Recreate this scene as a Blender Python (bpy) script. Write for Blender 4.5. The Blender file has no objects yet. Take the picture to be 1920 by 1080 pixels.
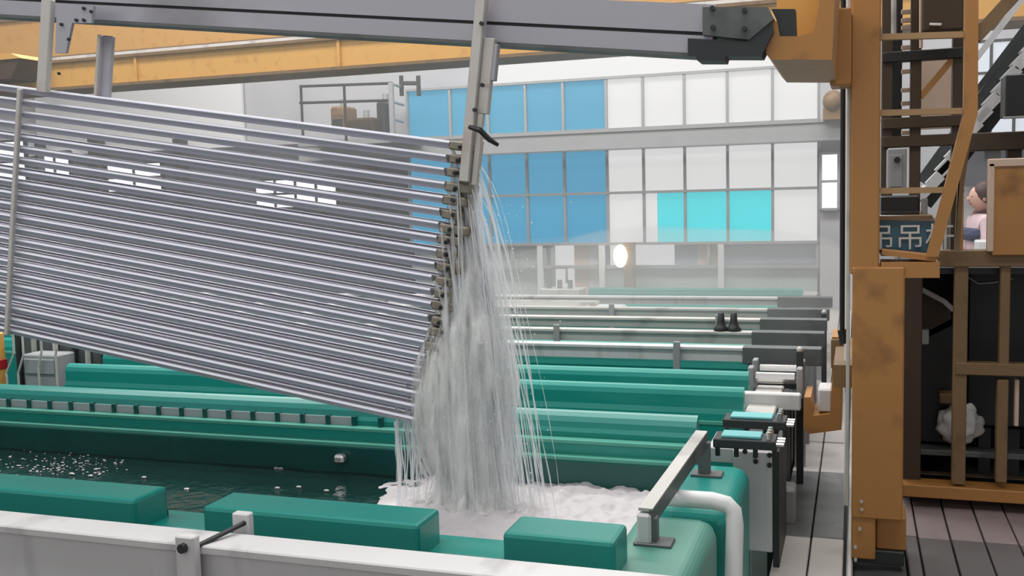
import bpy, bmesh, math, random
from mathutils import Matrix, Vector, noise
random.seed(7)
scn = bpy.context.scene
COL = scn.collection

# ---------------------------------------------------------------- camera
FPX = 1892.3
cy = Vector((645, 190, -FPX)).normalized()
cx = Vector((5560, -29, FPX)); cx = (cx - cy * cx.dot(cy)).normalized()
cz = cx.cross(cy)
R3 = Matrix((cx, cy, cz))                       # camera axes -> world axes
EYE = Vector((0, 0, 1.6))
cam = bpy.data.cameras.new('camera'); cam.sensor_width = 36; cam.lens = 36 * FPX / 1920
cam.clip_end = 200
camo = bpy.data.objects.new('camera', cam); COL.objects.link(camo)
camo.matrix_world = Matrix.Translation(EYE) @ R3.to_4x4()
scn.camera = camo

def at(px, py, y):
    """the point of the real plane Y = y seen at photo pixel (px, py)"""
    d = R3 @ Vector((px - 960, 540 - py, -FPX))
    return EYE + d * (y / d.y)

def onz(px, py, z):
    d = R3 @ Vector((px - 960, 540 - py, -FPX))
    return EYE + d * ((z - EYE.z) / d.z)

def lin(r, g, b):
    f = lambda c: c / 12.92 if c <= .04045 else ((c + .055) / 1.055) ** 2.4
    return (f(r / 255), f(g / 255), f(b / 255), 1)

# ---------------------------------------------------------------- world, lights, exposure
w = bpy.data.worlds.new('world'); scn.world = w; w.use_nodes = True
w.node_tree.nodes['Background'].inputs[0].default_value = lin(231, 230, 228)
w.node_tree.nodes['Background'].inputs[1].default_value = 0.9

def area(name, loc, sx, sy, power, col=(1, 1, 1), rot=(0, 0, 0)):
    l = bpy.data.lights.new(name, 'AREA'); l.shape = 'RECTANGLE'; l.size = sx; l.size_y = sy
    l.energy = power; l.color = col
    o = bpy.data.objects.new(name, l); COL.objects.link(o); o.location = loc; o.rotation_euler = rot
    return o
# daylight through the three skylight strips of the roof
area('skylight_daylight', (-4.0, 1.6, 6.85), 13, 1.4, 420, (1, .985, .96))
area('skylight_daylight', (-4.0, 6.2, 6.85), 13, 1.4, 560, (1, .985, .96))
area('skylight_daylight', (-4.0, 10.8, 6.85), 13, 1.4, 820, (1, .985, .96))

vs = scn.view_settings
scn.display_settings.display_device = 'sRGB'
vs.view_transform = 'Standard'; vs.look = 'None'; vs.gamma = 1; vs.exposure = 0.0
vs.use_curve_mapping = False
scn.cycles.use_denoising = True
scn.cycles.max_bounces = 8
scn.cycles.transparent_max_bounces = 24
scn.cycles.volume_bounces = 1

# ---------------------------------------------------------------- materials
def mat(name, col, rough=.5, metal=0, var=.12, scale=6, bump=.0, wear=None, wear_amt=.5, wear_scale=4, spec=.5, stretch=(1, 1, 1), coat=0):
    m = bpy.data.materials.new(name); m.use_nodes = True
    nt = m.node_tree; b = nt.nodes['Principled BSDF']
    b.inputs['Roughness'].default_value = rough; b.inputs['Metallic'].default_value = metal
    b.inputs['Specular IOR Level'].default_value = spec
    b.inputs['Coat Weight'].default_value = coat
    tc = nt.nodes.new('ShaderNodeTexCoord'); mp = nt.nodes.new('ShaderNodeMapping')
    mp.inputs['Scale'].default_value = stretch
    nt.links.new(tc.outputs['Object'], mp.inputs[0])
    n = nt.nodes.new('ShaderNodeTexNoise'); n.inputs['Scale'].default_value = scale; n.inputs['Detail'].default_value = 5
    nt.links.new(mp.outputs[0], n.inputs[0])
    mx = nt.nodes.new('ShaderNodeMix'); mx.data_type = 'RGBA'
    c = lin(*col)
    mx.inputs[6].default_value = tuple(v * (1 - var) for v in c[:3]) + (1,)
    mx.inputs[7].default_value = tuple(min(1, v * (1 + var)) for v in c[:3]) + (1,)
    nt.links.new(n.outputs[0], mx.inputs[0])
    out = mx.outputs[2]
    if wear:
        n2 = nt.nodes.new('ShaderNodeTexNoise'); n2.inputs['Scale'].default_value = wear_scale; n2.inputs['Detail'].default_value = 8
        nt.links.new(mp.outputs[0], n2.inputs[0])
        rp = nt.nodes.new('ShaderNodeValToRGB'); rp.color_ramp.elements[0].position = .55; rp.color_ramp.elements[1].position = .72
        rp.color_ramp.elements[1].color = (wear_amt,) * 3 + (1,)
        nt.links.new(n2.outputs[0], rp.inputs[0])
        m2 = nt.nodes.new('ShaderNodeMix'); m2.data_type = 'RGBA'
        nt.links.new(rp.outputs[0], m2.inputs[0]); nt.links.new(out, m2.inputs[6]); m2.inputs[7].default_value = lin(*wear)
        out = m2.outputs[2]
    nt.links.new(out, b.inputs['Base Color'])
    if bump:
        bp = nt.nodes.new('ShaderNodeBump'); bp.inputs['Strength'].default_value = bump; bp.inputs['Distance'].default_value = .01
        nt.links.new(n.outputs[0], bp.inputs['Height']); nt.links.new(bp.outputs[0], b.inputs['Normal'])
    return m

def emit(name, col, strength=1.0, var=.06, scale=.8):
    m = bpy.data.materials.new(name); m.use_nodes = True
    nt = m.node_tree; b = nt.nodes['Principled BSDF']
    b.inputs['Base Color'].default_value = tuple(v * .25 for v in lin(*col)[:3]) + (1,)
    b.inputs['Roughness'].default_value = .4
    tc = nt.nodes.new('ShaderNodeTexCoord'); n = nt.nodes.new('ShaderNodeTexNoise'); n.inputs['Scale'].default_value = scale
    nt.links.new(tc.outputs['Object'], n.inputs[0])
    mx = nt.nodes.new('ShaderNodeMix'); mx.data_type = 'RGBA'; c = lin(*col)
    mx.inputs[6].default_value = tuple(v * (1 - var) for v in c[:3]) + (1,)
    mx.inputs[7].default_value = tuple(v * (1 + var) for v in c[:3]) + (1,)
    nt.links.new(n.outputs[0], mx.inputs[0]); nt.links.new(mx.outputs[2], b.inputs['Emission Color'])
    b.inputs['Emission Strength'].default_value = strength
    return m

M = {}
M['alu'] = mat('satin_aluminium', (196, 196, 208), .48, .2, .06, 3, stretch=(.3, 4, 4))
M['bar_alu'] = mat('flight_bar_aluminium', (172, 171, 180), .42, .35, .10, 2.5, wear=(108, 104, 108), wear_amt=.55, wear_scale=2.2, stretch=(.6, 1, 1))
M['hang_alu'] = mat('hanger_aluminium', (200, 196, 192), .4, .3, .08, 6, wear=(150, 120, 90), wear_amt=.5, wear_scale=5)
M['clamp'] = mat('stained_clamp', (140, 134, 122), .6, .2, .35, 30, wear=(110, 78, 60), wear_amt=.8, wear_scale=18)
M['white_steel'] = mat('white_painted_steel', (206, 205, 206), .45, 0, .05, 4, wear=(150, 146, 150), wear_amt=.6, wear_scale=3.0, stretch=(2.5, 1, .35))
M['white_old'] = mat('dirty_white_steel', (188, 186, 182), .5, 0, .08, 5, wear=(110, 106, 102), wear_amt=.6, wear_scale=4)
M['green'] = mat('green_polypropylene', (28, 142, 132), .33, 0, .14, 2.2, bump=.06, wear=(92, 165, 150), wear_amt=.35, wear_scale=2.2, stretch=(.5, 2, 2))
M['green_dark'] = mat('dark_green_polypropylene', (20, 84, 80), .3, 0, .2, 3, wear=(30, 104, 96), wear_amt=.5, wear_scale=3)  # darker green for inner wall, slot dividers and tank bodies
M['green_worn'] = mat('scuffed_green_polypropylene', (84, 142, 128), .4, 0, .12, 4, wear=(50, 120, 108), wear_amt=.6, wear_scale=3)
M['green_edge'] = mat('pale_green_edge', (92, 170, 152), .4, 0, .15, 6)  # paler green strip along the tank lips
M['yellow'] = mat('yellow_crane_paint', (212, 160, 84), .45, 0, .05, 2, wear=(150, 96, 40), wear_amt=.35, wear_scale=9)
M['ochre'] = mat('ochre_machine_paint', (174, 122, 64), .42, 0, .07, 3, bump=.03, wear=(92, 58, 30), wear_amt=.6, wear_scale=5.5)
M['tan'] = mat('faded_tan_paint', (172, 138, 98), .5, 0, .10, 5)
M['ochre_d'] = mat('dark_ochre_paint', (124, 98, 66), .5, 0, .12, 4, wear=(70, 50, 34), wear_amt=.6, wear_scale=6)  # darker, browner version of the ochre
M['black'] = mat('black_rubber', (26, 27, 28), .5, 0, .2, 8)
M['dark'] = mat('dark_steel', (52, 54, 56), .5, .3, .2, 6)
M['gunmetal'] = mat('dark_grey_bracket_steel', (98, 102, 102), .5, .25, .15, 5, wear=(60, 60, 60), wear_amt=.6, wear_scale=6)
M['brown'] = mat('brown_painted_box', (66, 50, 34), .6, 0, .15, 5)
M['chrome'] = mat('bright_steel', (225, 222, 222), .2, .85, .05, 5)
M['cyan'] = mat('cyan_plastic', (110, 190, 192), .4, 0, .1, 8)
M['grey_paint'] = mat('grey_box_paint', (150, 152, 154), .5, 0, .08, 5)
M['wall'] = mat('grey_plaster_wall', (176, 176, 180), .8, 0, .08, 1.2, wear=(150, 150, 152), wear_amt=.4, wear_scale=1.0)
M['wall_dark'] = mat('dark_slate_wall', (66, 68, 78), .8, 0, .15, 1.5)
M['wall_pale'] = mat('pale_plaster', (222, 222, 224), .7, 0, .04, 1.2)
M['concrete'] = mat('wet_concrete', (84, 84, 84), .45, 0, .25, 2, bump=.1)
M['plank_l'] = mat('pale_plank', (178, 172, 168), .55, 0, .10, 5, bump=.05, wear=(120, 116, 114), wear_amt=.6, wear_scale=3)
M['plank_w'] = mat('wet_plank', (96, 98, 98), .22, 0, .2, 5, bump=.04, wear=(150, 150, 150), wear_amt=.4, wear_scale=4)
M['plank_r'] = mat('mauve_grey_plank', (142, 128, 128), .5, 0, .10, 5, bump=.05, wear=(100, 92, 92), wear_amt=.5, wear_scale=4)
M['plank_shade'] = mat('shadowed_plank', (98, 94, 94), .5, 0, .15, 5, bump=.05)  # plank colour darkened for the shadow lying on the near deck
M['signblue'] = mat('blue_sign_enamel', (62, 104, 126), .5, 0, .1, 5)
M['white'] = mat('white_lettering', (215, 222, 222), .6, 0, .03, 8)
M['pvc'] = mat('white_pvc', (226, 226, 226), .35, 0, .04, 6)
M['pink'] = mat('pale_pink_cloth', (205, 178, 184), .8, 0, .08, 14)
M['navy'] = mat('navy_cloth', (52, 58, 88), .8, 0, .15, 14)
M['skin'] = mat('skin', (205, 160, 142), .5, 0, .05, 12)
M['hair'] = mat('dark_reddish_hair', (60, 28, 24), .5, 0, .2, 30)
M['red'] = mat('red_plastic', (160, 30, 40), .5, 0, .1, 8)
M['whitecloth'] = mat('white_sack_cloth', (205, 203, 200), .8, 0, .06, 14, bump=.2)
M['tealw'] = mat('grey_teal_plaster', (178, 190, 188), .7, 0, .05, 1.5)
M['lilac'] = mat('lilac_grey_board', (150, 158, 172), .6, 0, .04, 2)
M['wood'] = mat('pale_timber', (212, 186, 166), .6, 0, .1, 4)
M['blue_p'] = emit('blue_translucent_sheet', (70, 156, 190), .82)
M['blue_d'] = emit('deep_blue_translucent_sheet', (50, 150, 190), .82)
M['white_p'] = emit('white_translucent_sheet', (224, 224, 224), .80, .03)
M['cyan_p'] = emit('cyan_translucent_sheet', (64, 202, 210), .98, .12, .9)
M['daylight'] = emit('daylit_window', (235, 240, 248), 1.6, .05)
M['daylight_dim'] = emit('daylit_frosted_window', (215, 222, 230), .8, .05)
M['lamp'] = emit('lamp_glow', (255, 240, 215), 6.0, .02)

# water
m = M['water'] = mat('dark_rinse_water', (16, 44, 42), .06, 0, .3, 3, bump=.0)
nt = m.node_tree; b = nt.nodes['Principled BSDF']
n = nt.nodes.new('ShaderNodeTexNoise'); n.inputs['Scale'].default_value = 16; n.inputs['Detail'].default_value = 4
tc = nt.nodes.new('ShaderNodeTexCoord'); nt.links.new(tc.outputs['Object'], n.inputs[0])
bp = nt.nodes.new('ShaderNodeBump'); bp.inputs['Strength'].default_value = .5; bp.inputs['Distance'].default_value = .012
nt.links.new(n.outputs[0], bp.inputs['Height']); nt.links.new(bp.outputs[0], b.inputs['Normal'])
# aerated falling water and foam
def aerated(name, col, a0, a1, scale=34, fres=True):
    m = bpy.data.materials.new(name); m.use_nodes = True; nt = m.node_tree
    for nd in list(nt.nodes): nt.nodes.remove(nd)
    out = nt.nodes.new('ShaderNodeOutputMaterial')
    d = nt.nodes.new('ShaderNodeBsdfDiffuse'); d.inputs[0].default_value = lin(*col)
    tl = nt.nodes.new('ShaderNodeBsdfTranslucent'); tl.inputs[0].default_value = lin(*col)
    tr = nt.nodes.new('ShaderNodeBsdfTransparent')
    m1 = nt.nodes.new('ShaderNodeMixShader'); m1.inputs[0].default_value = .45
    nt.links.new(d.outputs[0], m1.inputs[1]); nt.links.new(tl.outputs[0], m1.inputs[2])
    tc = nt.nodes.new('ShaderNodeTexCoord'); mp = nt.nodes.new('ShaderNodeMapping'); mp.inputs['Scale'].default_value = (1, 1, .12)
    n = nt.nodes.new('ShaderNodeTexNoise'); n.inputs['Scale'].default_value = scale; n.inputs['Detail'].default_value = 5
    nt.links.new(tc.outputs['Object'], mp.inputs[0]); nt.links.new(mp.outputs[0], n.inputs[0])
    mr = nt.nodes.new('ShaderNodeMapRange'); mr.inputs[1].default_value = .35; mr.inputs[2].default_value = .65
    mr.inputs[3].default_value = a0; mr.inputs[4].default_value = a1
    nt.links.new(n.outputs[0], mr.inputs[0])
    m2 = nt.nodes.new('ShaderNodeMixShader')
    nt.links.new(mr.outputs[0], m2.inputs[0]); nt.links.new(tr.outputs[0], m2.inputs[1]); nt.links.new(m1.outputs[0], m2.inputs[2])
    nt.links.new(m2.outputs[0], out.inputs[0])
    return m
M['fall'] = aerated('aerated_falling_water', (244, 245, 248), .12, .6)
M['fall_core'] = aerated('dense_falling_water', (250, 250, 250), .30, .95, 20)
M['fall_mist'] = aerated('thin_falling_water', (250, 250, 250), -.35, .85, 26)
M['foam'] = mat('white_foam', (186, 181, 184), .6, 0, .07, 14, bump=.25)

# ---------------------------------------------------------------- mesh helpers
def B(): return bmesh.new()

def box(bm, x0, x1, y0, y1, z0, z1, bev=0, seg=1, mtx=None):
    if x0 > x1: x0, x1 = x1, x0
    if y0 > y1: y0, y1 = y1, y0
    if z0 > z1: z0, z1 = z1, z0
    vs = [bm.verts.new((x, y, z)) for x in (x0, x1) for y in (y0, y1) for z in (z0, z1)]
    fs = [bm.faces.new([vs[i] for i in q]) for q in ((0, 1, 3, 2), (4, 6, 7, 5), (0, 4, 5, 1), (2, 3, 7, 6), (0, 2, 6, 4), (1, 5, 7, 3))]
    if bev:
        es = list({e for f in fs for e in f.edges})
        r = bmesh.ops.bevel(bm, geom=es, offset=bev, segments=seg, affect='EDGES', profile=.5)
        if mtx is not None:
            for v in r['verts']: v.co = mtx @ v.co
    elif mtx is not None:
        for v in vs: v.co = mtx @ v.co
    return bm

def _ex(bm, ra, rb):
    n = len(ra)
    bm.faces.new(ra); bm.faces.new(rb[::-1])
    for i in range(n):
        j = (i + 1) % n
        bm.faces.new((ra[j], ra[i], rb[i], rb[j]))

def extx(bm, poly, x0, x1):            # poly of (y, z) along X
    _ex(bm, [bm.verts.new((x0, y, z)) for y, z in poly], [bm.verts.new((x1, y, z)) for y, z in poly]); return bm

def exty(bm, poly, y0, y1):            # poly of (x, z) along Y
    _ex(bm, [bm.verts.new((x, y0, z)) for x, z in poly], [bm.verts.new((x, y1, z)) for x, z in poly]); return bm

def tube(bm, pts, r, n=8, cap=True):
    pts = [Vector(p) for p in pts]; rings = []
    rr = r if isinstance(r, (list, tuple)) else [r] * len(pts)
    ref = None
    for i, p in enumerate(pts):
        d = (pts[min(i + 1, len(pts) - 1)] - pts[max(i - 1, 0)]).normalized()
        if ref is None: ref = Vector((0, 0, 1)) if abs(d.z) < .9 else Vector((1, 0, 0))
        a = ref - d * ref.dot(d)
        if a.length < 1e-4: a = Vector((0, 1, 0)).cross(d)
        a.normalize(); bb = d.cross(a); ref = a
        rings.append([bm.verts.new(p + (a * math.cos(t) + bb * math.sin(t)) * rr[i]) for t in [2 * math.pi * k / n for k in range(n)]])
    for A, C in zip(rings, rings[1:]):
        for k in range(n):
            bm.faces.new((A[k], A[(k + 1) % n], C[(k + 1) % n], C[k]))
    if cap:
        bm.faces.new(rings[0][::-1]); bm.faces.new(rings[-1])
    return bm

def beam(bm, p0, p1, wx, wy, up=(0, 1, 0)):
    """rectangular bar between two points; wy measured along `up`"""
    p0, p1 = Vector(p0), Vector(p1); d = (p1 - p0).normalized(); u = Vector(up)
    s = d.cross(u).normalized(); u = s.cross(d).normalized()
    ra = [bm.verts.new(p0 + s * a * wx / 2 + u * c * wy / 2) for a, c in ((-1, -1), (1, -1), (1, 1), (-1, 1))]
    rb = [bm.verts.new(p1 + s * a * wx / 2 + u * c * wy / 2) for a, c in ((-1, -1), (1, -1), (1, 1), (-1, 1))]
    _ex(bm, ra, rb); return bm

def lathe(bm, prof, c, n=12):          # prof of (r, z) about a vertical axis at c
    rings = [[bm.verts.new((c[0] + r * math.cos(2 * math.pi * k / n), c[1] + r * math.sin(2 * math.pi * k / n), c[2] + z)) for k in range(n)] for r, z in prof]
    for A, C in zip(rings, rings[1:]):
        for k in range(n): bm.faces.new((A[k], A[(k + 1) % n], C[(k + 1) % n], C[k]))
    bm.faces.new(rings[0][::-1]); bm.faces.new(rings[-1]); return bm

def ball(bm, c, r, sx=1, sy=1, sz=1, seg=12, rings=8):
    g = bmesh.ops.create_uvsphere(bm, u_segments=seg, v_segments=rings, radius=r)
    for v in g['verts']: v.co = Vector((v.co.x * sx, v.co.y * sy, v.co.z * sz)) + Vector(c)
    return bm

def obj(name, bm, m, parent=None, base=None, smooth=False, bevel=0):
    bmesh.ops.recalc_face_normals(bm, faces=bm.faces)
    if base is None:
        p = parent
        base = Vector((0, 0, 0))
        while p is not None:
            base = base + p.location; p = p.parent
        loc = Vector((0, 0, 0)) if parent else None
    else:
        base = Vector(base); loc = base
    if loc is None: loc = Vector((0, 0, 0))
    if base.length: bmesh.ops.translate(bm, vec=-base, verts=bm.verts)
    me = bpy.data.meshes.new(name); bm.to_mesh(me); bm.free()
    if smooth:
        for p in me.polygons: p.use_smooth = True
    me.materials.append(M[m] if isinstance(m, str) else m)
    o = bpy.data.objects.new(name, me); COL.objects.link(o)
    o.location = loc
    if parent: o.parent = parent
    if bevel:
        md = o.modifiers.new('bevel', 'BEVEL'); md.width = bevel; md.segments = 2; md.limit_method = 'ANGLE'; md.angle_limit = math.radians(40)
    return o

def tag(o, label=None, cat=None, group=None, kind=None):
    if label: o['label'] = label
    if cat: o['category'] = cat
    if group: o['group'] = group
    if kind: o['kind'] = kind
    return o

def thing(name, label, cat, loc=(0, 0, 0), group=None, kind=None):
    o = bpy.data.objects.new(name, None); COL.objects.link(o); o.location = loc; o.empty_display_size = .1
    return tag(o, label, cat, group, kind)

# ================================================================ SETTING
bm = B(); box(bm, -18, 6, -6, 14.6, -.8, -.6)
fl = obj('floor', bm, 'concrete'); tag(fl, 'dark wet concrete floor below the tanks', kind='structure')
YB = 14.3
bm = B(); box(bm, -18, 6, YB, YB + .3, -.6, 7)
wb = obj('wall_back', bm, 'wall'); tag(wb, 'grey plaster end wall of the hall', kind='structure')
bm = B(); box(bm, -18.3, -18, -6, 14.6, -.6, 7); tag(obj('wall_left', bm, 'wall_dark'), kind='structure')
bm = B(); box(bm, 6, 6.3, -6, 14.6, -.6, 7); tag(obj('wall_right', bm, 'wall'), kind='structure')
bm = B()
for y0, y1 in ((-6, .9), (2.3, 5.5), (6.9, 10.1), (11.5, 14.6)): box(bm, -18, 6, y0, y1, 7, 7.2)
box(bm, -18, -10.5, .9, 2.3, 7, 7.2); box(bm, 2.5, 6, .9, 2.3, 7, 7.2)
box(bm, -18, -10.5, 5.5, 6.9, 7, 7.2); box(bm, 2.5, 6, 5.5, 6.9, 7, 7.2)
box(bm, -18, -10.5, 10.1, 11.5, 7, 7.2); box(bm, 2.5, 6, 10.1, 11.5, 7, 7.2)
tag(obj('ceiling', bm, 'wall_pale'), kind='structure')
# paler wall bay; dark-coloured panels give the dim hall interior behind the load
def wallpatch(px0, py0, px1, py1, y, m, name, t=.06):
    a, c = at(px0, py0, y), at(px1, py1, y)
    bm = B(); box(bm, a.x, c.x, y, y + t, c.z, a.z)
    return obj(name, bm, m, wb)
wallpatch(60, 120, 460, 330, 14.2, 'wall_pale', 'wall_panel')
for xa_, xb_ in ((-17.9, -12.0), (-11.98, -9.2), (-9.18, -6.45)):
    bm = B(); box(bm, xa_, xb_, 14.15, 14.25, -.6, 2.5); obj('dark_wall_panel', bm, 'wall_dark', wb)
wallpatch(900, 60, 1560, 150, 14.2, 'white_p', 'roof_light_panel')
for px, wdt in ((172, 26), (66, 8), (330, 20), (690, 14)):
    a = at(px, 260, 13.9); bm = B()
    hw = wdt / 1892 * 14 / 2
    box(bm, a.x - hw, a.x + hw, 13.9, 14.1, -.6, a.z); obj('wall_column', bm, 'dark', wb)

# windows that show through the gaps of the load
def win(n, px0, py0, px1, py1, nx, nz, y=14.05, m='daylight', label=None, fr='dark'):
    a, c = at(px0, py0, y), at(px1, py1, y); c.z = min(c.z, at(px0, py1, y).z)
    bm = B(); t = .035
    x0, x1, z0, z1 = a.x, c.x, c.z, a.z
    for i in range(nx + 1):
        x = x0 + (x1 - x0) * i / nx; box(bm, x - t / 2, x + t / 2, y - .03, y + .05, z0, z1)
    for j in range(nz + 1):
        z = z0 + (z1 - z0) * j / nz; box(bm, x0, x1, y - .02, y + .04, z - t / 2, z + t / 2)
    f = obj('window_%d' % n, bm, fr); tag(f, label, kind='structure')
    for i in range(nx):
        for j in range(nz):
            xa, xb = x0 + (x1 - x0) * i / nx, x0 + (x1 - x0) * (i + 1) / nx
            za, zb = z0 + (z1 - z0) * j / nz, z0 + (z1 - z0) * (j + 1) / nz
            bm = B(); box(bm, xa + t / 2, xb - t / 2, y, y + .02, za + t / 2, zb - t / 2)
            obj('pane', bm, m, f)
    return f
win(1, -120, 272, 52, 342, 3, 2, label='daylit window at far left behind the load')
win(2, 74, 286, 134, 338, 2, 2, label='small daylit window beside a dark column behind the load')
win(3, 200, 308, 306, 358, 2, 2, label='daylit window left of the middle behind the load')
win(4, 478, 338, 634, 388, 4, 2, label='four pane daylit window behind the middle of the load')

# the wall of translucent sheets
YP = 14.0
Z = lambda px, py: at(px, py, YP).z
X = lambda px: at(px, 350, YP).x
zt, zb1, zb0, zr, zl = 3.2, 2.485, 2.215, 1.60, .885
xs_blue = [X(p) for p in (770, 850, 920, 990, 1060, 1140)]
xs_wht = [X(p) for p in (1140, 1208, 1285, 1365, 1449, 1535)]
bm = B(); t = .036
for x in xs_blue + xs_wht[1:]:
    box(bm, x - t / 2, x + t / 2, YP - .05, YP + .06, zl, zt)
for z in (zt, zb1, zb0, zr, zl):
    box(bm, xs_blue[0], xs_wht[-1], YP - .06, YP + .05, z - t / 2, z + t / 2)
wf = obj('window_5', bm, 'grey_paint'); tag(wf, 'wide wall of blue and white translucent sheets in a steel grid', kind='structure')
def sheet(xa, xb, za, zb, m):
    bm = B(); box(bm, xa + t / 2, xb - t / 2, YP, YP + .02, za + t / 2, zb - t / 2)
    return obj('pane', bm, m, wf)
rows = [(zb1, zt), (zr, zb0), (zl, zr)]
for r, (za, zc) in enumerate(rows):
    for i in range(5): sheet(xs_blue[i], xs_blue[i + 1], za, zc, 'blue_p' if r == 0 else 'blue_d')
    for i in range(5):
        if r == 2:
            if i == 1:
                xm = X(1234); sheet(xs_wht[1], xm, za, zc, 'white_p'); sheet(xm - .03, xs_wht[2], za, zc, 'cyan_p'); continue
            sheet(xs_wht[i], xs_wht[i + 1], za, zc, 'cyan_p' if i in (2, 3) else 'white_p')
        else: sheet(xs_wht[i], xs_wht[i + 1], za, zc, 'white_p')

# sash row and boards below the sheets
bm = B(); zs1, zs0 = zl - .02, at(1300, 500, YP).z
for p in (905, 958, 1020, 1034, 1130, 1178, 1328, 1533):
    x = X(p); box(bm, x - .02, x + .02, YP - .04, YP + .03, zs0, zs1)
box(bm, X(770), X(1535), YP - .05, YP + .03, zs0 - .02, zs0 + .025)
ws = obj('window_6', bm, 'grey_paint'); tag(ws, 'low sash row under the translucent sheets', kind='structure')
def lowboard(p0, p1, za, zb, m, name='board', y=YP + .06):
    bm = B(); box(bm, X(p0), X(p1), y, y + .03, za, zb); return obj(name, bm, m, ws)
lowboard(770, 1018, -.3, zs1, 'tealw'); lowboard(1036, 1072, -.3, zs1, 'white_p'); lowboard(1072, 1100, -.3, zs1, 'wood')
lowboard(1100, 1128, -.3, zs1, 'wall_pale'); lowboard(1140, 1162, -.3, zs1, 'white_p')
lowboard(1186, 1262, zs0 - .3, zs1, 'white_p'); lowboard(1262, 1306, -.3, zs1, 'lilac'); lowboard(1306, 1345, zs0 - .02, zs1, 'wood')
lowboard(1352, 1530, zs0 + .03, zs1, 'lilac')
lowboard(1128, 1533, -.6, zs0 - .02, 'tealw', 'lower_board', YP + .02)
for p in (1012, 1128, 1352):
    bm = B(); x = X(p); box(bm, x - .04, x + .04, YP - .08, YP - .02, -.6, zs1); obj('door_post', bm, 'wall_pale', ws)
bm = B(); ball(bm, at(1163, 480, 13.7), .10, 1, .6, 1.6)
lp = thing('wall_lamp', 'glowing white lamp on a post below the blue sheets', 'lamp', at(1176, 560, 13.75))
obj('lamp_glass', bm, 'lamp', lp, smooth=True)
bm = B(); a = at(1178, 455, 13.75); c = at(1178, 528, 13.75); box(bm, a.x - .07, a.x + .07, 13.75, 13.9, -.6, a.z); obj('post', bm, 'ochre_d', lp)

# crane runway beam in front of the sheets
bm = B(); xa, xb = at(905, 250, 13.6).x, at(1580, 240, 13.6).x
extx(bm, [(13.6, 2.20), (13.75, 2.20), (13.75, 2.22), (13.69, 2.22), (13.69, 2.43), (13.75, 2.43), (13.75, 2.45), (13.6, 2.45), (13.6, 2.43), (13.62, 2.43), (13.62, 2.22), (13.6, 2.22)], xa - 3, xb + .6)
ry = obj('runway_beam', bm, 'grey_paint'); tag(ry, 'long grey runway beam crossing in front of the translucent sheets', 'beam')
bm = B(); ball(bm, at(1562, 190, 13.5), .13, 1, 1, 1.1); mo = at(1562, 225, 13.6)
t_ = thing('beam_motor', 'round brown motor on the right end of the runway beam', 'motor', mo)
obj('motor_body', bm, 'ochre_d', t_, smooth=True)
bm = B(); a = at(1562, 190, 13.5); box(bm, a.x - .12, a.x + .12, 13.45, 13.75, 2.45, a.z - .08); obj('motor_foot', bm, 'ochre_d', t_)
# right corner column and its bright window
bm = B(); a, c = at(1538, 120, 13.9), at(1590, 120, 13.9); box(bm, a.x, c.x + .3, 13.9, 14.2, -.6, 4)
tag(obj('trim_1', bm, 'wall'), 'pale corner pier right of the translucent sheets', kind='structure')
win(7, 1539, 288, 1572, 392, 1, 2, 13.85, 'daylight', 'narrow bright window on the corner pier', 'grey_paint')

# railed platform with motors at the back
pf = thing('railed_platform', 'railed grey steel platform left of the blue sheets', 'platform', at(660, 262, 13.0))
a, c = at(560, 262, 13.0), at(760, 262, 13.0)
bm = B(); box(bm, a.x, c.x, 13.0, 13.9, a.z - .1, a.z - .02); obj('deck', bm, 'grey_paint', pf)
def pole(parent, px, py0, py1, y, r=.022, m='dark', name='rail_post'):
    bm = B(); p = at(px, py0, y); q = at(px, py1, y); q.x = p.x; tube(bm, [p, q], r, 6); return obj(name, bm, m, parent)
def rail(parent, px0, py0, px1, py1, y, r=.02, m='dark', name='rail', y1=None):
    bm = B(); tube(bm, [at(px0, py0, y), at(px1, py1, y1 or y)], r, 6); return obj(name, bm, m, parent)
for px, py in ((564, 161), (645, 157), (733, 155)): pole(pf, px, py, 264, 13.0)
rail(pf, 562, 162, 735, 156, 13.0); rail(pf, 562, 193, 735, 188, 13.0)
for k, yy in enumerate((157, 190, 222)):
    rail(pf, 733, yy, 756, yy + 7, 13.0, .02, 'grey_paint', 'rail', 13.8)
bm = B(); a = at(733, 155, 12.95); c = at(733, 262, 12.95); box(bm, a.x - .03, a.x + .03, 12.92, 12.98, c.z, a.z); obj('gate_post', bm, 'grey_paint', pf)
for px in (752, 784): pole(pf, px, 142, 180, 13.6, .035, 'dark', 'bracket_post')
rail(pf, 752, 156, 784, 156, 13.6, .03, 'dark', 'bracket_bar')
def motor(px0, py0, px1, py1, y, label, m):
    a, c = at(px0, py0, y), at(px1, py1, y); a2 = at(px0, py1, y)
    t_ = thing('platform_motor', label, 'motor', ((a.x + c.x) / 2, y + .2, c.z))
    bm = B(); box(bm, a.x, c.x, y, y + .4, c.z, a.z, .03); obj('housing', bm, m, t_)
    bm = B(); box(bm, a.x + .05, c.x - .05, y - .04, y + .02, c.z + .03, (a.z + c.z) / 2, .01); obj('cover', bm, 'dark', t_)
    bm = B(); tube(bm, [((a.x + c.x) / 2, y + .2, a.z - .02), ((a.x + c.x) / 2, y + .2, a.z + .12)], .05, 8); obj('shaft', bm, 'grey_paint', t_)
motor(618, 200, 648, 246, 13.3, 'grey brown motor box on the platform, left of the wider brown one', 'ochre_d')
motor(652, 222, 700, 254, 13.25, 'wide dark brown motor box in the middle of the railed platform', 'brown')
motor(704, 190, 722, 262, 13.5, 'narrow tall dark box behind the gate post of the platform', 'dark')

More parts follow.
